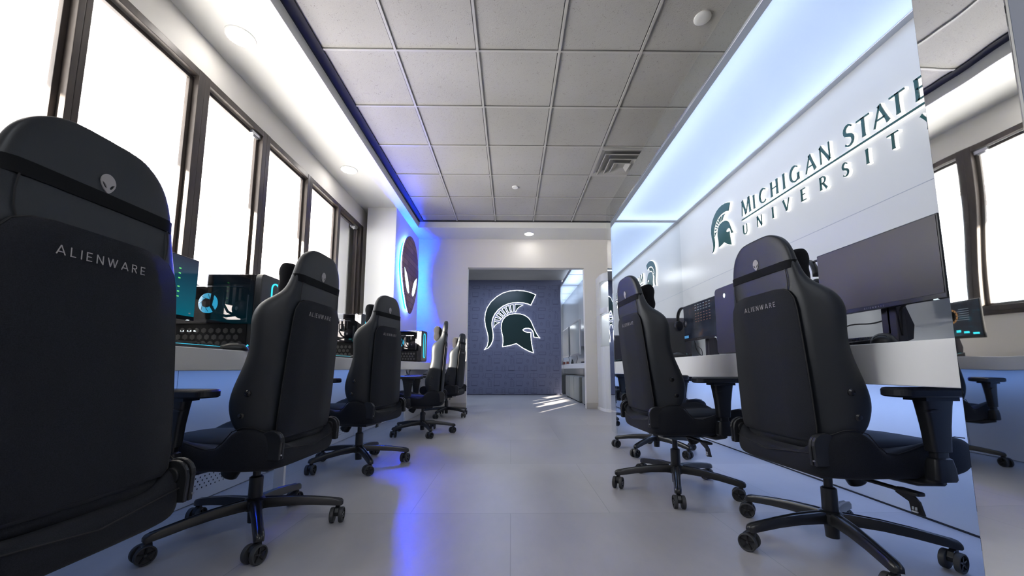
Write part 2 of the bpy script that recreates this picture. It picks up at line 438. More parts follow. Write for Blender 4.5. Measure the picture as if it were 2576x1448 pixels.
def offset_poly(o, d):
    n = len(o); A = sum(o[k][0]*o[(k+1) % n][1]-o[(k+1) % n][0]*o[k][1] for k in range(n))
    s = 1 if A > 0 else -1; res = []
    for i in range(n):
        a, b, c = Vector(o[i-1]), Vector(o[i]), Vector(o[(i+1) % n])
        e1 = (b-a).normalized(); e2 = (c-b).normalized()
        n1 = Vector((e1.y, -e1.x))*s; n2 = Vector((e2.y, -e2.x))*s
        nn = (n1+n2)
        nn = nn.normalized() if nn.length > .2 else n1
        k = min(1.7, 1/max(.4, nn.dot(n1)))
        res.append(tuple(b+nn*d*k))
    return res
CREST = [(155,1278),(205,1220),(225,1130),(222,1030),(200,940),(172,840),(155,720),(165,600),(200,490),(270,380),(370,285),(490,210),(620,170),(760,157),(900,168),(1010,195),(1112,237),(1022,428),(960,402),(880,384),(780,380),(680,385),(590,405),(490,450),(400,520),(330,610),(290,700),(278,790),(285,870),(300,950),(307,1030),(300,1110),(265,1190),(220,1245)]
HEAD = [(495,1222),(505,1130),(500,1040),(480,960),(468,880),(475,790),(500,720),(550,660),(620,622),(720,607),(820,612),(900,635),(970,680),(1020,745),(1060,840),(1105,945),(1150,1020),(1185,1057),(1085,1040),(1080,980),(1065,930),(1030,890),(980,872),(930,872),(890,885),(862,910),(900,945),(950,962),(1018,965),(1018,1050),(1035,1190),(1065,1335),(985,1305),(880,1250),(750,1162),(620,1200)]
FINS = [[(322,870),(332,745),(375,768),(432,768),(380,790),(345,820)],[(342,712),(355,672),(452,710),(436,724)],[(375,625),(400,600),(488,672),(470,690)],[(418,570),(450,540),(528,628),(512,645)],[(480,510),(520,490),(577,600),(558,608)],[(552,468),(600,450),(632,575),(608,583)],[(635,440),(688,430),(685,562),(664,568)],[(728,425),(872,432),(800,470),(760,510),(735,562),(725,562)]]
def helmet_shapes(h, flip=1):
    s = h/1178
    f = lambda o: [((x-670)*s*flip, (1335-y)*s) for x, y in o]
    return f(CREST), f(HEAD), [f(q) for q in FINS]
def alien_outline(w, h, n=44):
    """inverted egg: broad dome, narrow chin; origin at its centre"""
    o = []
    for k in range(n):
        t = 2*pi*k/n
        x = cos(t); y = sin(t)
        wd = 1.0 if y > 0 else (1 - .44*(-y)**1.6)
        o.append((x*wd*w/2, (y*.44 + .06 if y > 0 else y*.56 + .06)*h))
    return o
def alien_eye(w, h, s):
    pts = [(.83, .035), (.72, .012), (.54, -.02), (.38, -.075), (.25, -.15), (.17, -.235), (.26, -.258), (.42, -.240), (.60, -.175), (.76, -.075)]
    return [(s*x*w/2*.98, y*h) for x, y in pts]

# ------------------------------------------------------------------ room shell
CZ = 3.016
X0, X1 = -2.1, 2.05
YB, YW = -2.6, 6.456
bm = MB(); box(bm, -2.2, 2.2, YB-.1, 10.1, -.06, 0); struct('floor', bm, 'floor_vinyl')
bm = MB(); box(bm, -2.2, 2.2, YB-.1, YW+.12, CZ, CZ+.06); struct('ceiling', bm, 'ceiling_tile')
T = .6096; gx = [-.8614+T*k for k in range(-2, 6)]; gy = [2.5924+T*k for k in range(-8, 7)]
bm = MB()
for x in gx:
    if -1.50 < x < X1: box(bm, x-.009, x+.009, YB, 5.905, CZ-.010, CZ+.002); box(bm, x-.015, x-.009, YB, 5.905, CZ-.0015, CZ+.002, 1)
for y in gy:
    if YB < y < 5.9: box(bm, -1.483, X1, y-.008, y+.008, CZ-.009, CZ+.002); box(bm, -1.483, X1, y-.011, y-.008, CZ-.0015, CZ+.002, 1)
struct('trim_1', bm, ['ceiling_tee', 'tile_gap'])
# dropped soffits, left and far
bm = MB()
box(bm, X0, -1.483, YB, 5.907, 2.91, CZ)
struct('trim_2', bm, 'soffit_paint', bevel=.002)
bm = MB(); box(bm, X0, X1, 5.907, YW, 2.91, CZ); struct('trim_3', bm, 'soffit_paint', bevel=.002)
# tile-edge gap, widened in black to paint in the soffit's shadow band
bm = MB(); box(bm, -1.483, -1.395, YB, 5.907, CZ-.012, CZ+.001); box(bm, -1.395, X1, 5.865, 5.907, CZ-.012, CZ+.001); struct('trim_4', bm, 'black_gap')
# left wall with window band
WH, SILL = 2.655, 1.15
WY0, WY1 = .94, 5.225
bm = MB()
box(bm, X0-.12, X0, YB, YW, 0, SILL); box(bm, X0-.12, X0, YB, YW, WH, CZ)
box(bm, X0-.12, X0, YB, WY0, SILL, WH); box(bm, X0-.12, X0, WY1, YW, SILL, WH)
struct('wall_left', bm, 'wall_paint')
# pilaster that carries the lit head sign
bm = MB(); box(bm, -2.01, -1.605, 5.154, YW, 0, 2.91); struct('wall_left_return', bm, 'soffit_paint')
# back wall with the wide opening
bm = MB(); OX0, OX1, OZ = -.745, 1.27, 2.405
box(bm, X0, OX0, YW, YW+.13, 0, CZ); box(bm, OX1, X1, YW, YW+.13, 0, CZ); box(bm, OX0, OX1, YW, YW+.13, OZ, CZ)
struct('wall_back', bm, 'wall_paint')
bm = MB(); box(bm, -1.0, OX0+.004, YW-.012, YW, 0, .10); box(bm, OX1-.004, 1.50, YW-.012, YW, 0, .10); struct('baseboard_back', bm, 'baseboard', bevel=.003)
bm = MB(); box(bm, X1, X1+.1, YB, YW+.13, 0, CZ); struct('wall_right', bm, 'wall_paint')
bm = MB(); box(bm, X0-.12, X1+.1, YB-.1, YB, 0, CZ); struct('wall_front', bm, 'wall_paint')

# windows
posts = [(.94, 1.03), (1.675, 1.735), (2.37, 2.465), (3.035, 3.13), (3.75, 3.84), (4.45, 4.51), (5.145, 5.225)]
for i, (a, b) in enumerate(zip(posts, posts[1:])):
    y0, y1 = a[1], b[0]
    bm = MB()
    box(bm, X0-.055, X0+.012, y0-.001 if i else y0-.08, y1+.001, WH-.05, WH)          # head
    box(bm, X0-.055, X0+.012, y0, y1, SILL, SILL+.05)                     # sill
    box(bm, X0-.055, X0+.014, a[0] if i == 0 else (a[0]+a[1])/2, y0, SILL, WH)
    box(bm, X0-.055, X0+.014, y1, b[1] if i == len(posts)-2 else (b[0]+b[1])/2, SILL, WH)
    fr = struct('window_%d' % (i+1), bm, 'bronze', bevel=.003)
    # sliding sash set back behind the main frame
    bm = MB(); s = .026; x0, x1 = X0-.050, X0-.026
    zt = WH-.055
    box(bm, x0, x1, y0, y0+s, SILL+.05, zt); box(bm, x0, x1, y1-s, y1, SILL+.05, zt)
    box(bm, x0, x1, y0+s, y1-s, zt-s, zt); box(bm, x0, x1, y0+s, y1-s, SILL+.05, SILL+.05+s)
    put('window_sash', bm, 'bronze', fr, bevel=.002)
    bm = MB(); quad(bm, [(X0-.038, y0+s, SILL+.06), (X0-.038, y1-s, SILL+.06), (X0-.038, y1-s, zt-s), (X0-.038, y0+s, zt-s)])
    put('window_pane', bm, 'window_glass', fr)
bm = MB(); box(bm, X0-.12, X0+.02, WY0, WY1, SILL-.03, SILL); struct('trim_5', bm, 'bronze', bevel=.003)
for y in (2.93, 4.98):
    bm = MB(); box(bm, X0-.033, X0-.005, y, y+.10, WH-.085, WH-.055); cyl(bm, (X0-.02, y+.02, WH-.09), (X0-.02, y+.08, WH-.09), .010, n=10)
    o = put('window_latch', bm, 'silver', bevel=.002)
    tag(o, 'small silver latch at the head of the %s window' % ('third' if y < 3 else 'farthest'), 'latch')

# ------------------------------------------------------------------ outside
bm = MB(); box(bm, -60, -2.22, -40, 50, -.5, -.1); struct('ground', bm, 'snow_ground')
bm = MB(); box(bm, -4.0, X0-.125, -3, 12.4, 3.02, 3.2)  # roof slab added outside to cut off the sun's upper rays
tag(put('sun_block_canopy', bm, 'soffit_paint'), 'unseen flat canopy added above the windows to block the high sun', 'canopy')
bm = MB(); box(bm, -3.45, -3.1, 2.17, 2.42, -.1, 3.02)
tag(put('outside_column', bm, 'concrete', bevel=.01), 'grey rough concrete column outside the leftmost window', 'column')
bm = MB(); box(bm, -9, -3.4, 12.5, 18, -.1, 6.0)
tag(put('brick_building', bm, 'outside_brick'), 'pinkish brick building seen faintly through the farthest window', 'building')
def tree(x, y, h, seed):
    rnd = random.Random(seed); bm = MB()
    def br(p, d, l, r, dep):
        pts = [p]; q = Vector(p); dd = Vector(d)
        for k in range(4):
            dd = (dd + Vector((rnd.uniform(-.18, .18), rnd.uniform(-.18, .18), rnd.uniform(-.05, .12)))).normalized(); q = q+dd*l/4; pts.append(q.copy())
            if dep > 0 and k >= 1:
                for _ in range(2):
                    nd_ = (dd + Vector((rnd.uniform(-1, 1), rnd.uniform(-1, 1), rnd.uniform(-.2, .7)))*.8).normalized()
                    br(q.copy(), nd_, l*.62, r*(.55-.06*k), dep-1)
        tube(bm, pts, [r*(1-.18*k) for k in range(5)], 5)
    br(Vector((0, 0, 0)), Vector((0, 0, 1)), h*.55, h*.018, 3)
    return put('bare_tree', bm, 'bark', loc=(x, y, -.1))
tag(tree(-7.5, 5.0, 8, 3), 'bare winter tree outside the nearer windows', 'tree')
tag(tree(-9.5, 10.5, 9, 5), 'bare winter tree outside, beyond the far windows', 'tree')

# ------------------------------------------------------------------ the white pod on the right
PX, PB, PY0, PY1 = 1.09, 1.85, .92, 4.016          # front, inner back, near and far inner faces
PN, PF, PT, PC = .75, 4.19, 2.475, 2.27
bm = MB(); box(bm, PB, PB+.09, PN, PF, 0, PT-.01); struct('trim_6', bm, 'pod_white')                            # sign wall
bm = MB()                                                                                                # panel joints of the sign wall
box(bm, PB-.0008, PB, PY0, PY1, 1.489, 1.4925); box(bm, PB-.0008, PB, PY0, PY1, 2.14, 2.143) if False else None
box(bm, PB-.004, PB, PY0, PY1, 0, .008, 1)
struct('trim_7', bm, ['shaded_end_grey', 'black_gap'])
bm = MB(); box(bm, PX+.012, PB, PY1+.008, PF, 0, PT-.02); struct('trim_8', bm, 'shaded_end_grey')  # far cheek
bm = MB(); box(bm, PX+.014, PB, PN, PY0, 0, PT-.02); struct('trim_9', bm, 'shaded_end_grey')                       # near cheek
bm = MB(); box(bm, PX+.02, PB+.09, PN, PF, PT-.03, PT); box(bm, PX+.012, PB+.0, PY0, PY1, PC+.185, PC+.19); struct('trim_10', bm, 'pod_white')
# mirrors
bm = MB(); prism(bm, [(PX+.005, PN), (PX, PY0+.003), (PX+.012, PY0+.003), (PX+.014, PN)], lambda x, y, d: (x, y, d), .0, PT)
tag(put('mirror_panel', bm, 'mirror_front', bevel=.0015), 'tall wavy mirrored strip on the near end of the white pod', 'mirror')
bm = MB(); box(bm, PX, PX+.012, PY1, PF, .0, PT)
tag(put('mirror_panel', bm, 'mirror_front', bevel=.0015), 'tall mirrored strip on the far end of the white pod', 'mirror')
bm = MB(); box(bm, PX+.012, PB, PY1, PY1+.008, .0, PC)
tag(put('mirror_panel', bm, 'mirror_end'), 'large mirror closing the far end inside the white pod', 'mirror')
bm = MB(); box(bm, PX, PX+.012, PY0+.003, PY1, PC, PT)
tag(put('mirror_panel', bm, 'mirror_fascia', bevel=.0015), 'long mirrored fascia band along the top front of the pod', 'mirror')
# frosted light ceiling of the pod
t = empty('light_ceiling', (PX+.02, 2.468, PC))
tag(t, 'glowing frosted ice-white light panel ceiling inside the pod', 'light panel')
def rel(o, t): o.location = -Vector(t.location) + Vector(o.location); return o
bm = MB(); box(bm, 1.145, 1.81, PY0, PY1-.03, PC+.004, PC+.008); rel(put('diffuser', bm, 'frosted_panel', t), t)
bm = MB(); box(bm, PX+.012, 1.145, PY0, PY1, PC-.002, PC+.012); box(bm, 1.81, PB, PY0, PY1, PC-.002, PC+.012); box(bm, 1.145, 1.81, PY1-.03, PY1, PC-.002, PC+.012)
rel(put('frame', bm, 'aluminium', t, bevel=.002), t)
bm = MB(); box(bm, PX+.014, PX+.022, PY0, PY1, PC+.012, PC+.18); box(bm, PB-.01, PB-.001, PY0, PY1, PC+.012, PC+.18); box(bm, PX+.03, PB-.012, PY0, PY0+.008, PC+.012, PC+.18); rel(put('light_box', bm, 'soffit_paint', t), t)

# right worktop
bm = MB(); box(bm, 1.2, PB, PY0, PY1, .61, .745)
t = tag(put('worktop', bm, 'desk_white', bevel=.003), 'long thick white worktop running along the sign wall', 'desk')

# the sign on the pod wall
SX = 1.825
mpR = lambda x, y, d: (SX + d, -x, y)        # x grows towards the camera's right = smaller y
def sign_helmet(parent, h, mp, d0, d1, g, m_face, m_halo, sidem=None):
    cr, hd, fins = helmet_shapes(h)
    out = []
    for nm, polys in (('crest', [cr]), ('face_mask', [hd]), ('crest_fins', fins)):
        bm = MB()
        for q in polys: prism(bm, q, mp, d0, d0+.006, 0)
        o = put(nm, bm, m_face, parent, fix=True); out.append(o)
        bm = MB()
        for q in polys: prism(bm, offset_poly(q, g if nm != 'crest_fins' else g*.6), mp, d0+.0065, d1, 0)
        put('backlight', bm, m_halo, o)
    return out
t = empty('helmet_sign', (SX, 3.175, 1.686)); tag(t, 'teal crested helmet emblem with white edges on the pod wall', 'sign')
mp = lambda x, y, d: (d, -x, y)
sign_helmet(t, .385, mp, 0, .022, .005, 'teal_face', 'sign_side')
MS = [('M', 2.829), ('I', 2.727), ('C', 2.626), ('H', 2.506), ('I', 2.412), ('G', 2.314), ('A', 2.186), ('N', 2.077), ('S', 1.919), ('T', 1.833), ('A', 1.74), ('T', 1.656), ('E', 1.551)]
UN = [('U', 2.852), ('N', 2.681), ('I', 2.537), ('V', 2.406), ('E', 2.258), ('R', 2.106), ('S', 1.957), ('I', 1.828), ('T', 1.695), ('Y', 1.54)]
mpw = lambda x, y, d: (SX+d, -x, y)
def sign_word(nm, letters, z, h, label, big=()):
    t = empty(nm, (SX, letters[0][1], z)); tag(t, label, 'sign')
    for i, (c, y) in enumerate(letters):
        hh = h*1.16 if i in big else h
        sx = .86
        x = -y - SER[c][0]*hh*sx/2
        bm = MB(); letter(bm, c, SER, mpw, x, z, hh, 0, .005, sx=sx); o = rel(put('letter', bm, 'teal_face', t), t)
        bm = MB(); letter(bm, c, SER, mpw, x, z, hh, .0055, .022, grow=.0022, sx=sx); put('backlight', bm, 'sign_side', o)
    return t
sign_word('lettering_sign', MS, 1.858, .105, 'upper line of raised teal capital letters on the pod wall', big=(0, 8))
sign_word('lettering_sign', UN, 1.706, .078, 'lower, smaller and wider spaced line of raised teal capitals on the pod wall')
bm = MB(); box(bm, SX, SX+.005, 1.47, 2.887, 1.826, 1.835, 0); t = put('rule_line', bm, 'teal_face')
tag(t, 'long thin teal bar between the two lines of sign letters', 'sign')
bm = MB(); box(bm, SX+.0055, SX+.022, 1.468, 2.889, 1.824, 1.837, 0); put('backlight', bm, 'sign_side', t)

# ------------------------------------------------------------------ left worktop with knee panels
t = empty('window_desk', (-1.5, 2.5, 0)); tag(t, 'long white worktop under the windows with perforated knee panels', 'desk')
def relp(o): return rel(o, t)
front = [(-1.27, -.9), (-1.27, 3.3), (-1.245, 3.75), (-1.19, 4.3), (-1.13, 4.8), (-1.06, 5.6), (-1.0, 6.45)]
poly = front + [(-1.604, 6.45), (-1.604, 5.150), (-2.075, 5.150), (-2.075, -.9)]
bm = MB(); prism(bm, poly, lambda x, y, d: (x, y, d), .652, .745); relp(put('worktop', bm, 'desk_white', t, bevel=.003))
segs = [(-.9, .2), (.2, 1.0), (1.0, 1.819), (1.819, 2.9), (2.9, 3.9), (3.9, 4.9)]
for k, (a, b) in enumerate(segs):
    bm = MB(); box(bm, -1.60, -1.56, a+.002, b-.002, .004, .65); 
    dots = {3: (1.875, 2.22), 4: (2.93, 3.30), 5: (4.5, 4.85)}.get(k)
    def cluster(a, b):
        r = 0; z = .065
        while z < .33:
            yy = a + (.0145 if r % 2 else 0)
            while yy < b:
                q = [( -1.5595, yy+.0042*cos(2*pi*j/8), z+.0042*sin(2*pi*j/8)) for j in range(8)]
                quad(bm, q, 1); yy += .029
            z += .0175; r += 1
    if dots: cluster(*dots)
    if k == 4: cluster(3.42, 3.72)
    relp(put('knee_panel', bm, ['knee_panel', 'black_gap'], t, fix=False))
bm = MB(); box(bm, -1.60, -1.33, 4.92, 6.45, .0, .65); relp(put('pedestal', bm, 'knee_panel', t, bevel=.004))
for y in (2.13, 4.35):
    bm = MB(); box(bm, -1.27 if y < 3 else -1.25, -1.215 if y < 3 else -1.19, y, y+.02, 0, .652); relp(put('leg', bm, 'desk_white', t, bevel=.002))

# ------------------------------------------------------------------ back room
bm = MB(); box(bm, -2.2, 2.2, YW+.13, 10.1, CZ-.02, CZ+.05); struct('ceiling', bm, 'ceiling_tile')
bm = MB(); box(bm, -2.2, -2.1, YW+.13, 10.1, 0, CZ); box(bm, 2.05, 2.15, YW+.13, 10.1, 0, CZ); struct('wall_side', bm, 'wall_paint')
WPY = 9.88
bm = MB(); box(bm, -2.1, 1.347, WPY, WPY+.1, .0, CZ-.02)
def ln(x0, z0, x1, z1, wd=.006):
    dx, dz = x1-x0, z1-z0; l = math.hypot(dx, dz) or 1; nx, nz = -dz/l*wd/2, dx/l*wd/2; y = WPY-.0012
    quad(bm, [(x0+nx, y, z0+nz), (x1+nx, y, z1+nz), (x1-nx, y, z1-nz), (x0-nx, y, z0-nz)], 1)
def pl(pts, wd=.006, close=False):
    if close: pts = list(pts)+[pts[0]]
    for a, b in zip(pts, pts[1:]): ln(*a, *b, wd)
def ico_laptop(x, z): pl([(x-.075, z-.05), (x+.075, z-.05), (x+.075, z+.06), (x-.075, z+.06)], close=True); ln(x-.075, z-.058, x+.075, z-.058, .016)
def ico_mouse(x, z): pl([(x+.028*cos(a), z+.045*sin(a)) for a in [k*pi/6 for k in range(12)]], close=True); ln(x, z, x, z+.045); ln(x-.028, z, x+.028, z)
def ico_tower(x, z): pl([(x-.045, z-.085), (x-.045, z+.05)] + [(x+.045*cos(R_(180-30*k)), z+.05+.04*sin(R_(180-30*k))) for k in range(1, 6)] + [(x+.045, z+.05), (x+.045, z-.085)], close=True); pl([(x-.025, z-.06), (x-.025, z+.045), (x+.025, z+.045), (x+.025, z-.06)])
def ico_keys(x, z):
    pl([(x-.09, z-.035), (x+.09, z-.035), (x+.09, z+.035), (x-.09, z+.035)], .011, close=True)
def ico_mon(x, z): pl([(x-.09, z-.05), (x+.09, z-.05), (x+.09, z+.06), (x-.09, z+.06)], close=True); ln(x, z-.05, x, z-.085, .012); ln(x-.04, z-.088, x+.04, z-.088, .009)
def ico_head(x, z): pl([(x+.032*cos(a), z-.03+.032*sin(a)) for a in [k*pi/6 for k in range(12)]], close=True); ln(x, z+.0, x, z+.075)
P_ = .577
for r in range(16):
    z = .10 + r*.1925
    if z > 2.93: break
    for k in range(-3, 4):
        x = k*P_ + .02
        kind = r % 3
        if kind == 0:
            for dx, fn in ((0, ico_laptop), (.20, ico_mouse), (.37, ico_tower)):
                if x+dx < 1.22: fn(x+dx, z)
        elif kind == 1:
            for dx, fn in ((.20, ico_laptop), (.42, ico_mouse), (.02, ico_tower)):
                if x+dx < 1.22: fn(x+dx, z)
        else:
            for dx, fn in ((.0, ico_mon), (.22, ico_keys), (.43, ico_head)):
                if x+dx < 1.22: fn(x+dx, z)
# access-door outline in the wallpaper
pl([(-.42, .07), (-.42, .62), (.60, .62), (.60, .07)], .006, close=True)
struct('wall_far', bm, ['wallpaper', 'wallpaper_ink'], fix=False)
bm = MB(); box(bm, -2.1, 1.347, WPY-.004, WPY, 0, .012); struct('baseboard_far', bm, 'black_gap')
t = empty('helmet_sign', (0, 9.85, 1.085)); tag(t, 'dark green crested helmet emblem with white glow on the grey patterned wall', 'sign')
mp = lambda x, y, d: (x, d, y)
o = sign_helmet(t, 1.62, mp, 0, .022, .016, 'green_face', 'halo_white')
t.location.x = .035
# second alcove beyond the opening
bm = MB(); box(bm, 1.78, 1.86, 6.9, WPY+.1, 0, 2.95); box(bm, 1.347, 1.86, WPY, WPY+.1, 0, 2.95); struct('trim_11', bm, 'pod_white')
bm = MB(); box(bm, 1.30, 1.347, WPY-.06, WPY-.001, 0, 2.87); struct('trim_12', bm, 'chrome', bevel=.002)
bm = MB(); box(bm, 1.352, 1.779, WPY-.012, WPY-.002, 0, 2.85); tag(put('mirror_panel', bm, 'mirror_end'), 'mirror at the far end of the back-room alcove', 'mirror')
t = empty('light_ceiling', (1.5, 8.3, 2.86)); tag(t, 'glowing pale blue panel ceiling of the back-room alcove', 'light panel')
for a, b in ((6.9, 7.7), (7.71, 8.7), (8.71, 9.86)):
    bm = MB(); box(bm, 1.35, 1.775, a, b, 2.86, 2.87); rel(put('diffuser', bm, 'frosted_panel', t), t)
bm = MB(); box(bm, 1.325, 1.35, 6.9, 9.86, 2.85, 2.90); box(bm, 1.352, 1.775, 7.70, 7.71, 2.852, 2.88); box(bm, 1.352, 1.775, 8.70, 8.71, 2.852, 2.88); rel(put('frame', bm, 'aluminium', t), t)
area('back_alcove_strip', (1.56, 8.4, 2.98), .3, 2.6, 9, ICE)
bm = MB(); box(bm, 1.36, 1.775, 6.9, 9.86, .672, .775); tag(put('worktop', bm, 'desk_white', bevel=.003), 'white worktop in the back-room alcove under the wall screen', 'desk')
t = empty('wall_screen', (1.7, 9.1, 1.4)); tag(t, 'large flat wall screen mounted above the back-room worktop', 'television')
bm = MB(); box(bm, 1.52, 1.56, 8.42, 9.74, .98, 1.77); box(bm, 1.56, 1.78, 8.9, 9.25, 1.2, 1.55); rel(put('frame', bm, 'silver', t, bevel=.004), t)
bm = MB(); box(bm, 1.516, 1.52, 8.45, 9.71, 1.01, 1.74); rel(put('screen', bm, 'tv_screen', t), t)
bm = MB(); tube(bm, [(1.60, 9.2, .99), (1.61, 9.22, .9), (1.60, 9.3, .82), (1.62, 9.28, .775)], .006, 6); tag(put('cable', bm, 'cable'), 'black cable hanging below the wall screen', 'cable')
for k, (x, y, z0, s, c, lb) in enumerate(((1.42, 9.55, .775, (.03, .04, .07), 'scr_orange', 'small red box on the back-room worktop'), (1.45, 9.0, .775, (.03, .04, .09), 'black_plastic', 'small dark bottle on the back-room worktop'), (1.43, 7.3, .775, (.05, .2, .03), 'black_plastic', 'flat black box on the near end of the back-room worktop'))):
    bm = MB()
    if k == 1: lathe(bm, [(.03, 0), (.032, .05), (.015, .08), (.015, .11)], 14)
    else: prism(bm, rrect(-s[0], s[0], -s[1], s[1], .01), lambda x, y, d: (x, y, d), 0, s[2])
    o = put(('box', 'bottle', 'box')[k], bm, 'red_plastic' if False else c, loc=(x, y, z0), bevel=.003)
    tag(o, lb, ('box', 'bottle', 'box')[k])
oy = [(6.72, 7.28), (7.60, 8.2), (8.22, 8.82), (8.84, 9.44)]
ol = ['grey fabric ottoman nearest the opening under the back-room worktop', 'grey fabric ottoman, second from the opening', 'grey fabric ottoman, third from the opening', 'grey fabric ottoman farthest back, against the mirror end']
for (a, b), lb in zip(oy, ol):
    bm = MB(); box(bm, 1.345, 1.75, a, b, .012, .515); o = put('ottoman', bm, 'ottoman_cloth', bevel=.03, smooth=True); tag(o, lb, 'ottoman', 'grey ottomans in the back room')
    bm = MB()
    for x in (1.39, 1.70):
        for y in (a+.06, b-.06): cyl(bm, (x, y, 0), (x, y, .014), .02)
    put('feet', bm, 'black_plastic', o)
# curved white display unit beside the opening
t = empty('display_unit', (1.79, 6.12, 0)); tag(t, 'curved white display unit with lit shelves beside the opening', 'display shelf')
def dpoly(r=0): 
    x0, y0, x1, y1 = 1.46-r, 5.84-r, 2.04, YW-.015
    o = [(x1, y1), (x0, y1), (x0, y0+.30)]
    for k in range(1, 8): a = R_(180+90*k/7); o.append((x0+.30+.30*cos(a), y0+.30+.30*sin(a)))
    return o+[(x1, y0)]
up = lambda x, y, d: (x, y, d)
bm = MB(); prism(bm, dpoly(), up, .04, 1.02); relz = lambda o: rel(o, t); relz(put('base_cabinet', bm, 'pod_white', t, bevel=.003))
bm = MB(); prism(bm, dpoly(.012), up, 0, .045); relz(put('plinth', bm, 'desk_white', t, bevel=.003))
bm = MB(); prism(bm, [(2.04, YW-.015), (1.462, YW-.015), (1.462, YW-.26), (1.49, YW-.26), (1.49, YW-.05), (2.04, YW-.05)], up, 1.02, 2.2); relz(put('back_panel', bm, 'pod_white', t))
for z0, z1 in ((1.545, 1.64), (2.075, 2.2)):
    bm = MB(); prism(bm, dpoly(), up, z0, z1); s = relz(put('shelf', bm, 'pod_white', t, bevel=.003))
    bm = MB(); prism(bm, [(1.55+.0, 6.40), (1.55, 6.12), (1.62, 5.99), (1.74, 5.93), (1.95, 5.93), (1.95, 6.40)], up, z0-.004, z0-.001); put('light_strip', bm, 'niche_led', s)

# ------------------------------------------------------------------ lamps and ceiling fittings
def downlight(x, y, z, r, label, m_='lamp_white'):
    t = empty('downlight', (x, y, z)); tag(t, label, 'ceiling light', 'recessed downlights')
    bm = MB(); lathe(bm, [(r*1.12, 0), (r*1.12, -.004), (r*1.02, -.006), (r, -.002), (r, 0)], 32); put('trim_ring', bm, 'soffit_paint', t, smooth=False)
    bm = MB(); lathe(bm, [(r, -.001), (r, -.004)], 32); put('lens', bm, m_, t)
downlight(-1.851, 2.385, 2.91, .082, 'round white recessed light nearest the camera in the left soffit')
downlight(-1.846, 4.134, 2.91, .082, 'round white recessed light farther along the left soffit')
downlight(.303, 6.176, 2.91, .072, 'round recessed light in the soffit above the opening', 'lamp_back')
for x, y, r, lb in ((.053, 4.734, .042, 'small round white ceiling sensor in the middle tiles'), (1.288, 2.31, .055, 'larger round white ceiling disc near the pod top')):
    bm = MB(); lathe(bm, [(r, 0), (r, -.008), (r*.9, -.012), (r*.3, -.013)], 28); o = put('ceiling_sensor', bm, 'soffit_paint', loc=(x, y, CZ)); smooth_by(o); tag(o, lb, 'sensor')
# supply diffuser in its tile bay
vx, vy = .967+T/2, 4.112+0*T
vx = 1.245; vy = 4.116
t = empty('air_diffuser', (vx, vy, CZ)); tag(t, 'square grey stepped air diffuser set in the ceiling tiles', 'vent')
bm = MB(); box(bm, -.292, .292, -.292, .292, -.004, .0); put('plate', bm, 'vent_grey', t)
def sqring(bm, a, b, za, zb, th=.003):
    for s in range(4):
        c_, s_ = cos(s*pi/2), sin(s*pi/2)
        q = [(-a, -a), (a, -a), (b, -b), (-b, -b)]; z = [za, za, zb, zb]
        lo = [(x*c_-y*s_, x*s_+y*c_, zz) for (x, y), zz in zip(q, z)]; quad(bm, lo)
for k, (a, b, za, zb) in enumerate(((.292, .262, -.012, -.012), (.262, .225, -.012, -.004), (.215, .165, -.045, -.012), (.150, .105, -.062, -.025), (.09, .045, -.075, -.045))):
    bm = MB(); sqring(bm, a, b, za, zb)
    if k >= 2: sqring(bm, a+.008, a, za, za); sqring(bm, a+.008, a+.007, za, za+.01)
    if k == 4: quad(bm, [(-.045, -.045, -.045), (.045, -.045, -.045), (.045, .045, -.045), (-.045, .045, -.045)])
    put('louvre' if k else 'frame', bm, 'ceiling_tee', t, fix=False)

# ------------------------------------------------------------------ the glowing head sign
AX, AY, AZ, AW, AH = -1.53, 5.735, 2.085, .90, 1.19
t = empty('head_sign', (AX, AY, AZ)); tag(t, 'large brick-patterned alien head sign with blue glow on the white pilaster', 'sign')
from mathutils.geometry import tessellate_polygon
out = alien_outline(AW, AH)
mpA = lambda x, y, d: (d, x, y)
def poly_holes(bm, outer, holes, mp, d0, d1, mi=0):
    loops = [outer]+holes; flat = [p for l in loops for p in l]
    tris = tessellate_polygon([[Vector((x, y, 0)) for x, y in l] for l in loops])
    for d in (d0, d1):
        vs = [bm.verts.new(mp(x, y, d)) for x, y in flat]
        for tr_ in tris:
            f = bm.faces.new([vs[i] for i in tr_]); f.material_index = mi
    for l in loops:
        a = [bm.verts.new(mp(x, y, d0)) for x, y in l]; b = [bm.verts.new(mp(x, y, d1)) for x, y in l]
        for i in range(len(l)): bm.faces.new((a[i], a[(i+1) % len(l)], b[(i+1) % len(l)], b[i]))
bm = MB(); poly_holes(bm, out, [alien_eye(AW, AH, 1), alien_eye(AW, AH, -1)], mpA, -.018, 0); put('face', bm, 'brick_panel', t)
bm = MB()
for s in (1, -1): prism(bm, alien_eye(AW*1.0, AH*1.0, s), mpA, -.014, -.002)
put('eyes', bm, 'blue_core', t)
o1 = offset_poly(out, -.025)
o2 = offset_poly(out, -.05)
bm = MB(); poly_holes(bm, o1, [o2], mpA, -.042, -.020); put('light_channel', bm, 'blue_core', t)
bm = MB(); poly_holes(bm, offset_poly(out, -.067), [offset_poly(out, -.079)], mpA, -.0735, -.060); put('light_strip', bm, 'blue_led', t)

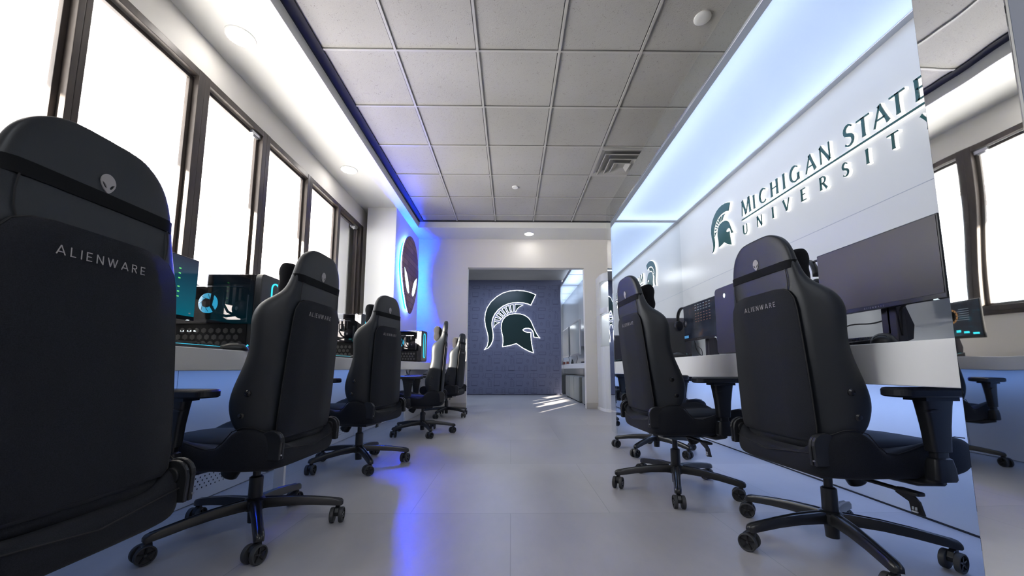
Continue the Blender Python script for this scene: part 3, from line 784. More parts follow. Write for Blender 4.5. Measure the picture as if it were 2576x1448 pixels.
# ------------------------------------------------------------------ gaming chair
def build_chair():
    t = empty('gaming_chair')
    # backrest: side profile table (z, rear half width, front half width, depth, cushion depth)
    tab = [(.388, .178, .185, .05, .05), (.405, .195, .212, .085, .07), (.44, .204, .245, .135, .075), (.49, .206, .252, .155, .078), (.54, .207, .256, .166, .078),
           (.60, .207, .254, .156, .074), (.66, .207, .250, .136, .072), (.72, .207, .246, .122, .072), (.78, .206, .247, .120, .072), (.84, .203, .249, .130, .072),
           (.885, .200, .244, .128, .070), (.925, .192, .226, .108, .066), (.955, .184, .194, .070, .056), (.985, .178, .180, .052, .048), (1.03, .171, .170, .043, .040),
           (1.07, .163, .161, .041, .038), (1.105, .150, .149, .039, .036), (1.132, .130, .129, .037, .034), (1.153, .100, .100, .033, .031), (1.165, .064, .064, .027, .026)]
    yr = lambda z: -.186-.075*(z-.4)
    rings = []
    for z, wr, wf, d, c in tab:
        y = yr(z)
        half = [(0, y), (wr*.62, y), (wr*.93, y+.003), (wr+(wf-wr)*.35, y+d*.25), (wf, y+d*.62), (wf-.004, y+d*.90), (wf-.022, y+d), (wf-.060, y+max(c, d*.80)), (wr*.45, y+c), (0, y+c)]
        full = half + [(-x, yy) for x, yy in reversed(half[1:-1])]
        rings.append([(x, yy, z) for x, yy in full])
    bm = MB(); loft(bm, rings); back = put('backrest', bm, 'leather', t, smooth=True, sub=2)
    # rear fabric panel
    bm = MB(); ws = [(.405, .172), (.42, .188), (.46, .192), (.60, .190), (.75, .184), (.86, .178), (.90, .170), (.925, .152), (.938, .125), (.943, .09)]
    th = .007; rg = []
    for z, wv in ws:
        y = yr(z); rg.append([(-wv, y-.002, z), (-wv+.004, y-th, z), (-wv*.4, y-th-.002, z), (wv*.4, y-th-.002, z), (wv-.004, y-th, z), (wv, y-.002, z)])
    loft(bm, rg, closed=False, cap=False)
    bp = put('back_panel', bm, 'fabric', t, smooth=True)
    # seams, piping
    def yb(z): return yr(z)
    bm = MB()
    L = [(-wv, yr(z)-.003, z) for z, wv in ws]; Rr_ = [(wv, yr(z)-.003, z) for z, wv in reversed(ws)]
    tube(bm, L+Rr_, .0022, 6); put('piping', bm, 'stitch', bp)
    for s in (1, -1):
        bm = MB(); tube(bm, [(s*.143, yr(.93)-.001, .93), (s*.148, yr(.95)-.001, .95), (s*.149, yr(.98)-.001, .98), (s*.145, yr(1.01)-.001, 1.01)], .0016, 5)
        put('seam', bm, 'stitch', back)
        bm = MB(); tube(bm, [(s*(wf-.0085), yr(z)+d*.80, z) for z, wr, wf, d, c in tab[2:11]], .0017, 5)
        put('seam', bm, 'stitch', back)
    # side bolts
    for s in (1, -1):
        for z, dd in ((.575, .088), (.495, .10)):
            bm = MB(); y = yr(z)+dd; x = s*.2395
            lathe(bm, [(.013, 0), (.013, .006), (.008, .010), (.004, .0105)], 14, mp=lambda r, a, h: (x+s*h, y+r*cos(a), z+r*sin(a)))
            put('bolt', bm, 'knob_black', back)
    # lower roll under the panel
    bm = MB(); tube(bm, [(-.20, yr(.40)+.02, .392), (0, yr(.4)+.02, .388), (.20, yr(.40)+.02, .392)], .020, 12); put('lower_roll', bm, 'fabric', back, smooth=True)
    # printing (rear face looks to -Y; left-to-right for a viewer behind = +X)
    tilt = .075
    mpP = lambda x, y, d: (x, yr(y)-.0098-d, y)
    bm = MB(); word(bm, 'ALIENWARE', SAN, mpP, -.088, .088, .880, .0185, 0, .0006); put('lettering', bm, 'chair_grey', bp, fix=True)
    bm = MB(); o = alien_outline(.031, .043, 22)
    poly_holes(bm, [(x, 1.062+y) for x, y in o], [[(x, 1.062+y) for x, y in alien_eye(.031, .043, s)] for s in (1, -1)], lambda x, y, d: (x, yr(y)-.0010-d, y), -.001, .0012)
    put('head_mark', bm, 'chair_grey', back)
    # head strap
    bm = MB(); zs = 1.024; rg = []
    prof = [(0, yr(zs)-.0025), (.125, yr(zs)-.0015), (.148, yr(zs)+.000), (.1635, yr(zs)+.007), (.169, yr(zs)+.020), (.164, yr(zs)+.033), (.138, yr(zs)+.043), (.08, yr(zs)+.045), (0, yr(zs)+.045)]
    full = prof + [(-x, y) for x, y in reversed(prof[1:-1])]
    yc_ = yr(zs)+.022
    for z, g in ((zs-.015, 1), (zs-.015, 1.012), (zs+.015, 1.012), (zs+.015, 1)): rg.append([(x*g, yc_+(y-yc_)*(1+(g-1)*3)-tilt*(z-zs), z) for x, y in full])
    rg.append(rg[0]); loft(bm, rg, cap=False); bmesh.ops.remove_doubles(bm, verts=bm.verts, dist=1e-6); st = put('strap', bm, 'strap', t); smooth_by(st, 50)
    # neck pillow: two-lobed cushion in front of the head
    bm = MB(); rg = []
    for x, k in ((-.128, .30), (-.120, .62), (-.10, .86), (-.06, 1.0), (0, 1.0), (.06, 1.0), (.10, .86), (.120, .62), (.128, .30)):
        yc = yr(1.0)+.082; ring = []
        for j in range(18):
            a = 2*pi*j/18; zz = .082*sin(a); yy = (.045+.014*abs(sin(a))**1.5*1.2 - .014*math.exp(-(zz/.018)**2))*cos(a)
            ring.append((x, yc+yy*k+.01, 1.025+zz*(.75+.25*k)))
        rg.append(ring)
    loft(bm, rg); put('neck_pillow', bm, 'velour', t, smooth=True, sub=1)
    # seat
    st = [(-.222, .175, .315, .352, .350), (-.210, .205, .296, .395, .365), (-.185, .228, .288, .430, .372), (-.14, .247, .286, .452, .374), (-.10, .254, .286, .455, .374), (-.065, .256, .286, .441, .375),
          (-.035, .256, .286, .405, .374), (-.008, .255, .286, .381, .374), (.03, .254, .286, .377, .373), (.07, .253, .286, .388, .374), (.13, .252, .286, .408, .377), (.19, .251, .288, .424, .382), (.24, .248, .292, .430, .386), (.285, .240, .300, .424, .388), (.318, .226, .318, .406, .384), (.332, .20, .34, .385, .374)]
    rg = []
    for y, wv, zb, zt, zc in st:
        half = [(0, zb), (wv*.7, zb), (wv*.95, zb+.008), (wv, zb+.035), (wv, zt-.03), (wv-.008, zt-.008), (wv-.030, zt), (wv-.062, (zt+zc)/2-.002), (wv-.095, zc), (0, zc+.004)]
        full = half + [(-x, z) for x, z in reversed(half[1:-1])]
        rg.append([(x, y, z) for x, z in full])
    bm = MB(); loft(bm, rg); seat = put('seat', bm, 'fabric', t, smooth=True, sub=2)
    bm = MB()
    rg = []
    for y in (-.13, -.05, .05, .15, .24, .29, .312):
        wv = .150 + (.01 if y > .1 else 0); z = .372 + .045*(y+.13)
        if y > .28: z -= .004*(1 + (y-.29)*400*.02)
        rg.append([(-wv, y, z-.004), (-wv+.006, y, z+.004), (-wv*.5, y, z+.009), (0, y, z+.010), (wv*.5, y, z+.009), (wv-.006, y, z+.004), (wv, y, z-.004)])
    loft(bm, rg, closed=False, cap=False); put('cushion', bm, 'seat_fabric', seat, smooth=True)
    bm = MB()
    for s in (1, -1):
        tube(bm, [(s*(wv-.012), y, zt-.002) for y, wv, zb, zt, zc in st[2:14]], .0018, 5)
    tube(bm, [(-.205, -.214, .372), (0, -.232, .350), (.205, -.214, .372)], .0018, 5)
    put('seam', bm, 'stitch', seat)
    # recliner covers
    for s in (1, -1):
        bm = MB()
        for x0, x1, r in ((.196, .207, .037), (.211, .223, .040)):
            pts = [(-.047, .335), (-.050, .392)] + [(-.012-r*cos(R_(a)), .400+r*sin(R_(a))) for a in range(0, 181, 20)] + [(.026, .36), (.020, .335)]
            prism(bm, [(y-.182, z) for y, z in pts], lambda y, z, d: (s*d, y, z), x0, x1)
        cyl(bm, (s*.19, -.194, .40), (s*.213, -.194, .40), .020)
        c = put('recliner_cover', bm, 'black_plastic', t, bevel=.0025)
        bm = MB(); cyl(bm, (s*.217, -.231, .352), (s*.217, -.235, .352), .003, n=10); put('screw', bm, 'silver', c)
    # armrests
    for s in (1, -1):
        arm = empty('armrest'); arm.parent = t
        bm = MB()
        secs = [(.305, .032, .027), (.312, .036, .030), (.345, .034, .029), (.372, .029, .024), (.376, .022, .017), (.392, .022, .017), (.394, .030, .024), (.47, .037, .026), (.535, .047, .028), (.552, .050, .030)]
        rg = []
        for z, ly, lx in secs:
            r = min(lx, ly)*.55
            rg.append([(s*.288+x, .115+y, z) for x, y in rrect(-lx*.75, lx*.75, -ly, ly, r*.7, 4)])
        loft(bm, rg); put('post', bm, 'black_plastic', arm, smooth=False, bevel=0); smooth_by(arm.children[-1], 30)
        bm = MB(); rg = []
        for z, g in ((.562, -.008), (.567, 0), (.584, 0), (.590, -.004), (.592, -.012)):
            rg.append([(s*.288+x, .105+y, z) for x, y in rrect(-.046-g, .046+g, -.132-g, .138+g, .032+g, 6)])
        loft(bm, rg); box(bm, s*.288-.034, s*.288+.034, .055, .165, .551, .563); put('pad', bm, 'rubber_pad', arm); smooth_by(arm.children[-1], 40)
        bm = MB(); rg = []
        for y, h in ((.058, .002), (.072, .006), (.10, .007)): pass
        prism(bm, [(.066, .518), (.075, .523), (.10, .524), (.10, .517), (.08, .516)], lambda y, z, d: (s*d, y, z), .30, .318); put('height_trigger', bm, 'black_plastic', arm)
        bm = MB(); tube(bm, [(s*.12, .10, .283), (s*.22, .11, .285), (s*.29, .115, .305)], .015, 8); put('bracket', bm, 'black_metal', arm, smooth=True)
    # mechanism plate, knob, lever with printed paddle
    bm = MB(); box(bm, -.10, .10, -.11, .13, .262, .285); box(bm, -.045, .045, -.04, .06, .252, .263)
    put('mechanism', bm, 'black_metal', t, bevel=.006)
    bm = MB(); tube(bm, [(.0, .085, .272), (.0, .118, .225), (.0, .121, .220)], [.030, .033, .028], 20); put('tension_knob', bm, 'black_plastic', t); smooth_by(t.children[-1])
    lev = None
    bm = MB(); tube(bm, [(.08, .02, .268), (.16, .03, .266), (.235, .045, .262)], .007, 8)
    prism(bm, [(.235, .276), (.275, .268), (.295, .245), (.300, .205), (.262, .200), (.262, .238), (.225, .256)], lambda x, z, d: (x, d + (z-.25)*-.15, z), .025, .032)
    prism(bm, rrect(.225, .298, .015, .05, .01, 3), lambda x, y, d: (x, y, d), .262, .272)
    lev = put('height_lever', bm, 'black_plastic', t, bevel=.002)
    bm = MB(); box(bm, .274, .290, .0205, .0245, .212, .216); box(bm, .276, .279, .0205, .0245, .219, .228); box(bm, .285, .288, .0205, .0245, .219, .228); put('print', bm, 'pale_grey_print', lev)
    # gas lift
    bm = MB(); cyl(bm, (0, 0, .205), (0, 0, .262), .0145); cyl(bm, (0, 0, .13), (0, 0, .214), .026, .0255); cyl(bm, (0, 0, .214), (0, 0, .219), .0235, .018); cyl(bm, (0, 0, .036), (0, 0, .13), .0215, .026)
    g = put('gas_lift', bm, 'black_metal', t); smooth_by(g)
    bm = MB(); lathe(bm, [(.030, .082), (.040, .088), (.043, .105), (.040, .124), (.032, .132), (.029, .134)], 28); hb = put('hub', bm, 'black_metal', t); smooth_by(hb)
    # five arms with casters
    bm = MB(); rg = []
    for x, zt, h, wv in ((.02, .129, .040, .021), (.06, .129, .038, .020), (.14, .124, .034, .0185), (.22, .114, .031, .0175), (.29, .102, .029, .0170), (.318, .097, .028, .0170), (.332, .092, .024, .0145), (.338, .084, .012, .010)):
        rg.append([(x, y, z) for y, z in [(wv, zt-h), (wv, zt-h*.35), (wv*.72, zt-.001), (wv*.4, zt), (wv*.18, zt-.0035), (-wv*.18, zt-.0035), (-wv*.4, zt), (-wv*.72, zt-.001), (-wv, zt-h*.35), (-wv, zt-h)]])
    loft(bm, rg); leg = put('leg', bm, 'black_metal', t); smooth_by(leg, 50); leg.location = (0, 0, 0)
    def caster():
        c = MB()
        cyl(c, (0, 0, .055), (0, 0, .078), .0075, n=10)
        prism(c, [(-.026, .030), (-.029, .045), (-.02, .060), (-.004, .068), (.010, .066), (.012, .050), (.004, .034), (-.01, .024)], lambda x, z, d: (x-.004, d, z), -.009, .009)
        co = put('caster', c, 'black_plastic', t, bevel=.002)
        for s in (1, -1):
            w_ = MB(); r = .031
            mpw_ = lambda rr, a, h: (-.014+rr*cos(a), s*h, .0315+rr*sin(a))
            lathe(w_, [(r-.005, .010), (r-.001, .0105), (r, .013), (r, .0235), (r-.001, .026), (r-.004, .027), (r-.005, .026), (r-.0055, .019), (.006, .018), (.0055, .023)], 28, mp=mpw_, mi=0)
            for k in range(5):
                a = 2*pi*k/5+.3; d = Vector((cos(a), 0, sin(a))); n_ = Vector((-sin(a), 0, cos(a))); ctr = Vector((-.014, 0, .0315))
                pts = [ctr+d*.004+n_*.0032, ctr+d*(r-.005)+n_*.0016, ctr+d*(r-.005)-n_*.0016, ctr+d*.004-n_*.0032]
                a_ = [w_.verts.new(p+Vector((0, s*.018, 0))) for p in pts]; b_ = [w_.verts.new(p+Vector((0, s*.0242, 0))) for p in pts]
                w_.faces.new(b_)
                for i in range(4): w_.faces.new((a_[i], a_[(i+1) % 4], b_[(i+1) % 4], b_[i]))
                for f_ in w_.faces[-5:]: f_.material_index = 1
            ww = put('wheel', w_, ['rubber', 'dark_glossy'], co); smooth_by(ww, 40)
        return co
    cas = caster()
    legs = [leg]; cass = [cas]
    for k in range(4):
        a = leg.copy(); COL.objects.link(a); a.parent = t; legs.append(a)
        cc = cas.copy(); COL.objects.link(cc); cc.parent = t
        for w0 in list(cas.children):
            w1 = w0.copy(); COL.objects.link(w1); w1.parent = cc
        cass.append(cc)
    return t
mat('rubber_pad', (.012, .014, .020), .42, spec=.4)
CH = build_chair()
def set_base(root, facing, off, seed, sw=None):
    """turn the star base and casters without turning the seat (angles in world degrees)"""
    rnd = random.Random(seed); legs = [c for c in root.children if c.name.startswith('leg')]; cas = [c for c in root.children if c.name.startswith('caster')]
    for k, (l, c) in enumerate(zip(legs, cas)):
        a = R_(off+72*k) - root.rotation_euler.z
        l.rotation_euler.z = a
        c.location = (.318*cos(a), .318*sin(a), 0)
        s = (sw[k] if sw else rnd.uniform(0, 360))
        c.rotation_euler.z = R_(s) - root.rotation_euler.z
# (x, y, facing degrees from +x, star offset, label)
CHAIRS = [
 (1.208, 1.495, 2.5, -31, .012, .056, 'black gaming chair nearest the camera on the right, by the large blank monitor', [20, -60, -35, -50, 20]),
 (.926, 2.20, 3, -40, .03, .11, 'black gaming chair second from the camera at the pod worktop', [-30, -60, -50, 60, 80]),
 (1.187, 3.17, -6, 6, .01, .07, 'black gaming chair at the far end of the pod, mostly hidden', None),
 (-1.04, .80, 179.5, 3, -.005, -.035, 'huge black gaming chair filling the lower left corner of the view', [80, 100, 60, 90, 40]),
 (-1.058, 1.66, 178, 18, -.004, .071, 'black gaming chair beside the tower with the cyan light loop', [100, 80, 95, 60, 75]),
 (-1.058, 2.748, 168, 16, .009, .02, 'black gaming chair in the middle of the window-side row', [80, 60, 70, 95, 40]),
 (-.91, 4.03, 186, 9, .0, .07, 'black gaming chair turned side-on before the blue corner, second from the opening', [50, 90, 70, 90, 60]),
 (-.91, 5.50, 172, -33, .0, .07, 'black gaming chair farthest back beside the wide opening', [80, 90, 90, 70, 60]),
]
for i, (x, y, fa, off, dz, rc, lb, sw) in enumerate(CHAIRS):
    r = CH if i == 0 else copy_tree(CH)
    r.location = (x, y, 0); r.rotation_euler.z = R_(fa-90)
    set_base(r, fa, off, i, sw)
    for c in r.children:                      # the gas lift sets the seat height
        if c.name.split('.')[0] not in ('leg', 'caster', 'hub', 'gas_lift'): c.location.z = dz
        if c.name.split('.')[0] in ('backrest', 'back_panel', 'strap', 'neck_pillow'):      # recline about the hinge
            th = math.atan(rc)-math.atan(.075); c.rotation_euler.x = th
            c.location.y = -.186*(1-cos(th)) + .40*sin(th); c.location.z = dz + .40*(1-cos(th)) + .186*sin(th)
    tag(r, lb, 'chair', 'black gaming chairs')

# ------------------------------------------------------------------ desk equipment (each built facing +Y, user on the -Y side)
def monitor(scr, label, lit=None, w=.55, h=.315, z0=.156, brand=True, hook=None):
    t = empty('monitor'); tag(t, label, 'monitor', 'computer monitors')
    bm = MB(); box(bm, -w/2, w/2, 0, .018, z0, z0+h); prism(bm, rrect(-w/2+.02, w/2-.02, z0+.02, z0+h-.02, .03), lambda x, y, d: (x, d, y), .018, .045); fr = put('bezel', bm, 'case_black', t, bevel=.003)
    bm = MB()
    for k in range(26):
        for s in (1, -1): box(bm, s*w/2-.0008 if s > 0 else -w/2-.0008, s*w/2+.0008, .003, .015, z0+.03+k*(h-.06)/26, z0+.034+k*(h-.06)/26)
    put('side_vents', bm, 'rubber', fr)
    bm = MB(); box(bm, -w/2+.006, w/2-.006, -.0015, 0, z0+.020, z0+h-.006); s_ = put('screen', bm, scr, t)
    if brand:
        bm = MB(); word(bm, 'ALIENWARE', SAN, lambda x, y, d: (x, -.0008-d, y), -.045, .045, z0+.0065, .007, 0, .0006); put('lettering', bm, 'chair_grey', fr)
    bm = MB(); box(bm, w/2-.045, w/2-.030, -.0012, .006, z0-.001, z0+.003); put('power_light', bm, 'white_led', fr)
    bm = MB(); prism(bm, [(-.034, .012), (.034, .012), (.030, z0+.2), (-.030, z0+.2)], lambda x, y, d: (x, d, y), .058, .098); prism(bm, [(.058, .05), (.098, .012), (.15, .03), (.16, .09), (.12, .20), (.058, .26)], lambda y, z, d: (d, y, z), -.008, .008)
    put('stand_column', bm, 'case_satin', t, bevel=.004)
    bm = MB(); prism(bm, [(-.13, -.10), (.13, -.10), (.10, .13), (-.10, .13)], lambda x, y, d: (x, y+.05, d), 0, .012); put('stand_base', bm, 'case_black', t, bevel=.004)
    if lit: lit(s_, w, h, z0)
    if hook:
        bm = MB(); box(bm, hook[0], -w/2+.06, hook[1]-.006, hook[1]+.006, hook[2]-.010, hook[2]); box(bm, hook[0], hook[0]+.006, hook[1]-.006, hook[1]+.006, hook[2], hook[2]+.006)
        box(bm, -w/2+.05, -w/2+.06, .015, hook[1]+.006, z0+h-.06, hook[2]); put('headset_hook', bm, 'case_black', t, bevel=.002)
    return t
def place(t, x, y, z, face):    # face: world degrees the user looks towards
    t.location = (x, y, z); t.rotation_euler.z = R_(face-90); return t
def lit_green(s_, w, h, z0):
    bm = MB()
    for k in range(3):
        for j, zz in enumerate((z0+.245, z0+.155)):
            box(bm, .158, .170, -.0022, -.0017, zz-.024*k, zz-.024*k+.006)
    put('icons', bm, 'green_led', s_)
    bm = MB(); box(bm, .236, .247, -.0022, -.0017, z0+.032, z0+.038); put('taskbar_mark', bm, 'scr_pale', s_)
def lit_game(s_, w, h, z0):
    bm = MB()
    for k in range(6): box(bm, -.20, -.20+.08+.03*(k % 2), -.0022, -.0017, z0+.24-.018*k, z0+.246-.018*k)
    put('text_lines', bm, 'scr_pale', s_)
    bm = MB()
    for k in range(8): box(bm, -.25+.063*k, -.21+.063*k, -.0022, -.0017, z0+.03+.01*(k % 3), z0+.045+.012*(k % 3))
    put('glow_marks', bm, 'teal_key', s_)
    bm = MB(); lathe(bm, [(.062, 0), (.062, .0006)], 24, mp=lambda rr, a, h: (-.05+rr*cos(a), -.0016-h, z0+.19+rr*sin(a))); pic = put('picture', bm, 'scr_amber', s_)
    bm = MB()
    for k in range(6):
        a = pi*k/6; dx, dz = .058*cos(a), .058*sin(a); tube(bm, [(-.05-dx, -.0026, z0+.19-dz), (-.05+dx, -.0026, z0+.19+dz)], .003, 5)
    lathe(bm, [(.040, .0008), (.046, .0012), (.046, .0008)], 24, mp=lambda rr, a, h: (-.05+rr*cos(a), -.0016-h, z0+.19+rr*sin(a))); put('wheel', bm, 'dark_glossy', pic)
def lit_grid(s_, w, h, z0):
    bm = MB()
    for i in range(6):
        for j in range(4): box(bm, -.06+.045*i, -.035+.045*i, -.0022, -.0017, z0+.15+.022*j, z0+.157+.022*j)
    put('orange_marks', bm, 'scr_orange', s_)
    bm = MB()
    for i in range(6):
        for j in range(3): box(bm, -.06+.045*i, -.035+.045*i, -.0022, -.0017, z0+.245+.022*j, z0+.251+.022*j)
    put('pale_marks', bm, 'scr_pale', s_)
    bm = MB(); box(bm, -.268, -.19, -.0022, -.0017, z0+.028, z0+.05); put('blue_box', bm, 'scr_blue', s_)
DZ = .745
place(monitor('screen_off', 'large blank dark monitor beside the nearest right chair', hook=(-.42, .05, .472)), 1.55, 1.592, DZ+.012, 0)
place(monitor('screen_dim', 'monitor with faint orange and grey menu on the far pod worktop', lit_grid, hook=(-.33, .012, .466)), 1.55, 3.10, DZ, 0)
place(monitor('screen_teal', 'dark teal lit monitor behind the nearest left chair', lit_green), -1.62, 1.675, DZ, 180)
place(monitor('screen_game', 'monitor showing a colourful game picture, behind the second left chair', lit_game), -1.62, 3.0, DZ, 180)
place(monitor('screen_dim', 'monitor on the window desk behind the middle left chair'), -1.62, 4.35, DZ, 180)
place(monitor('screen_off', 'monitor at the far end of the window desk, below the blue sign'), -1.36, 5.85, DZ, 195)

def keyboard(label, led='cyan_led'):
    t = empty('keyboard'); tag(t, label, 'keyboard', 'gaming keyboards')
    bm = MB(); prism(bm, [(-.075, 0), (.068, 0), (.068, .032), (-.075, .012)], lambda y, z, d: (d, y, z+.003), -.22, .22); put('body', bm, 'case_black', t, bevel=.003)
    bm = MB()
    for r in range(6):
        x = -.212; y = -.055 + r*.0195
        while x < .20:
            wd = .017 if not (r == 0 and -.12 < x < .0) else .10
            z = .013 + (y+.075)/.143*.020
            rg = [[(x, y-.0085, z), (x+wd, y-.0085, z), (x+wd, y+.0085, z), (x, y+.0085, z)], [(x+.002, y-.006, z+.009), (x+wd-.002, y-.006, z+.009), (x+wd-.002, y+.007, z+.009), (x+.002, y+.007, z+.009)]]
            loft(bm, rg); x += wd+.0022
    put('keycaps', bm, 'black_plastic', t)
    bm = MB()
    for r in range(6):
        y = -.055+r*.0195; z = .0135+(y+.075)/.143*.020
        quad(bm, [(-.214, y-.0098, z), (.214, y-.0098, z), (.214, y-.0088, z+.0015), (-.214, y-.0088, z+.0015)])
    put('backlight', bm, led, t, fix=False)
    return t
place(keyboard('black keyboard with cyan backlight beside the nearest left chair'), -1.40, 1.55, DZ, 180)
place(keyboard('plain black keyboard behind the nearest right chair', 'stitch'), 1.33, 1.60, DZ, 0)
place(keyboard('black keyboard with teal backlight behind the second left chair', 'teal_key'), -1.40, 2.98, DZ, 180)
place(keyboard('black keyboard with teal backlight on the far pod worktop', 'teal_key'), 1.33, 3.15, DZ, 0)
place(keyboard('black keyboard on the window desk behind the middle left chair', 'teal_key'), -1.38, 4.3, DZ, 180)
def mouse(label, lit=True):
    t = empty('mouse'); tag(t, label, 'mouse', 'gaming mice')
    bm = MB(); rg = []
    for y, wv, h in ((-.064, .010, .008), (-.060, .024, .018), (-.045, .032, .031), (-.02, .034, .038), (.01, .032, .036), (.04, .030, .026), (.058, .027, .015), (.064, .018, .006)):
        rg.append([(wv*cos(a), y, .002+h*max(0, sin(a))**.75) for a in [pi*k/10 for k in range(11)]] )
    loft(bm, [r for r in rg]); put('body', bm, 'black_plastic', t, smooth=True)
    bm = MB(); cyl(bm, (-.004, .038, .026), (.004, .038, .026), .010, n=16); put('scroll_wheel', bm, 'rubber', t)
    bm = MB(); pts = [(.024*cos(a)*1.05, -.052+.0*a, .006+.024*sin(a)) for a in [pi*k/10 for k in range(3, 9)]]
    tube(bm, [(x, y-.006, z) for x, y, z in pts], .0016, 6); put('light_strip', bm, 'cyan_led' if lit else 'stitch', t)
    return t
place(mouse('black mouse with cyan rim light beside the nearest left chair'), -1.325, 1.83, DZ, 205)
place(mouse('black mouse behind the nearest right chair, under the blank monitor', False), 1.30, 1.31, DZ, 38)
place(mouse('black mouse on the far pod worktop before the lit monitor'), 1.27, 2.86, DZ, 0)
place(mouse('black mouse on the window desk before the second tower'), -1.33, 3.30, DZ, 190)

# glass-sided towers; built with the glass on the -Y side and the front at +X
def tower(label, glow='cyan_led', cool='case_satin'):
    t = empty('gaming_tower'); tag(t, label, 'computer', 'gaming towers')
    D, W, H = .42, .235, .415   # along X, Y, Z ; front at X=0
    bm = MB()
    box(bm, -D, 0, W-.006, W, .012, H); box(bm, -D, -D+.006, .004, W, .012, H); box(bm, -D, 0, .004, W, H-.006, H); box(bm, -D, 0, .004, W, .012, .018); box(bm, -.03, 0, .004, W, .012, H)
    put('case', bm, 'case_black', t, bevel=.003)
    bm = MB(); prism(bm, rrect(.0, W, .012, H+.006, .028, 6), lambda y, z, d: (d, y, z), .0, .035); put('front_panel', bm, 'case_black', t, bevel=.004)
    # stadium light loop on the front
    def stad(r, cy, z0, z1, n=14):
        return [(cy+r*cos(pi*k/n), z1+r*sin(pi*k/n)) for k in range(n+1)] + [(cy-r*cos(pi*k/n), z0-r*sin(pi*k/n)) for k in range(n+1)]
    bm = MB(); poly_holes(bm, stad(.036, W/2, .095, H-.062), [stad(.028, W/2, .095, H-.062)], lambda y, z, d: (d, y, z), .0345, .0385); put('light_loop', bm, glow, t)
    bm = MB(); prism(bm, stad(.027, W/2, .095, H-.062), lambda y, z, d: (d, y, z), .0345, .0360); put('intake', bm, 'case_black', t)
    # lower shroud with rows of round meshed vents
    bm = MB(); box(bm, -D+.008, -.03, .003, .010, .018, .150); sh = put('shroud', bm, 'shroud_black', t)
    bm = MB()
    for r in range(3):
        for k in range(10):
            x = -.40 + .0375*k + (.018 if r % 2 else 0); z = .045+.034*r
            if x > -.045 or x < -D+.02: continue
            lathe(bm, [(.0150, .0035), (.0150, .0015), (.0120, .0008), (.0035, .0004)], 6, mp=lambda rr, a, h: (x+rr*cos(a+.52), h, z+rr*sin(a+.52)))
    put('hex_vents', bm, 'mesh_metal', sh)
    bm = MB()
    for k, ww in enumerate((.018, .022, .014)): box(bm, -.37+.034*k, -.37+.034*k+ww, .0005, .0010, .107, .114)
    put('display_text', bm, 'white_led', sh)
    # interior: board, fan, cooler, hoses, card, tray
    bm = MB(); box(bm, -D+.01, -.035, W-.03, W-.008, .155, H-.01); box(bm, -.36, -.06, .09, .15, .16, .175); put('motherboard', bm, 'case_inside', t)
    bm = MB(); box(bm, -.225, -.205, .10, .2, .27, .38); box(bm, -.19, -.17, .10, .2, .27, .38); box(bm, -.155, -.14, .10, .2, .29, .36); put('heat_sinks', bm, 'rubber', t, bevel=.002)
    bm = MB()
    lathe(bm, [(.058, 0), (.060, .012), (.028, .016), (.024, 0)], 30, mp=lambda rr, a, h: (-.258+rr*.80*cos(a), .03-h, .262+rr*.9*sin(a)))
    fan = put('fan', bm, 'fan_glow', t); smooth_by(fan, 50)
    bm = MB(); lathe(bm, [(.024, 0), (.024, .020), (.018, .022)], 24, mp=lambda rr, a, h: (-.258+rr*cos(a), .03-h, .262+rr*sin(a)))
    for k in range(7):
        a = 2*pi*k/7; tube(bm, [(-.258+.024*cos(a), .014, .262+.024*sin(a)), (-.258+.043*cos(a+.5), .012, .262+.048*sin(a+.5))], .0012, 5)
    put('fan_hub', bm, 'case_black', fan)
    bm = MB(); lathe(bm, [(.050, 0), (.050, .012), (.040, .034), (.022, .044), (.004, .047)], 28, mp=lambda rr, a, h: (-.108+rr*.9*cos(a), .075-h, .235+rr*sin(a)))
    cl = put('cooler', bm, cool, t); smooth_by(cl, 40)
    bm = MB(); prism(bm, [(x-.108, z+.235) for x, z in alien_outline(.016, .022, 16)], lambda x, z, d: (x, d, z), .0255, .030); put('head_mark', bm, 'silver', cl)
    bm = MB(); tube(bm, [(-.13, .06, .205), (-.17, .04, .195), (-.215, .02, .21), (-.235, .012, .25), (-.23, .014, .31), (-.21, .05, .345)], .0075, 9); tube(bm, [(-.13, .07, .20), (-.17, .05, .22), (-.195, .05, .26), (-.20, .06, .33)], .0065, 9); put('hoses', bm, 'rubber', t, smooth=True)
    bm = MB(); box(bm, -.39, -.06, .05, .19, .160, .178); put('graphics_card', bm, 'case_satin', t, bevel=.003)
    bm = MB(); box(bm, -.056, -.051, .03, .035, .165, .31); box(bm, -.046, -.043, .03, .035, .165, .31); box(bm, -.39, -.08, .02, .026, .352, .356); put('bracket', bm, 'silver', t)
    bm = MB(); box(bm, -D+.004, -.004, -.003, .0, .150, H+.004); put('glass_panel', bm, 'smoked_glass', t)
    bm = MB()
    for x in (-D+.05, -.06):
        for y in (.04, W-.04): cyl(bm, (x, y, 0), (x, y, .013), .014, n=14)
    put('feet', bm, 'rubber', t)
    return t
for x, y, rz, lb in ((-1.357, 2.0, 0, 'glass-sided gaming tower with cyan light loop on the near window desk'), (-1.40, 3.47, -4, 'sunlit glass-sided gaming tower between the second and middle left chairs'), (-1.21, 5.02, -6, 'sunlit glass-sided gaming tower at the far end of the window desk')):
    o = tower(lb); o.location = (x, y, DZ); o.rotation_euler.z = R_(rz)
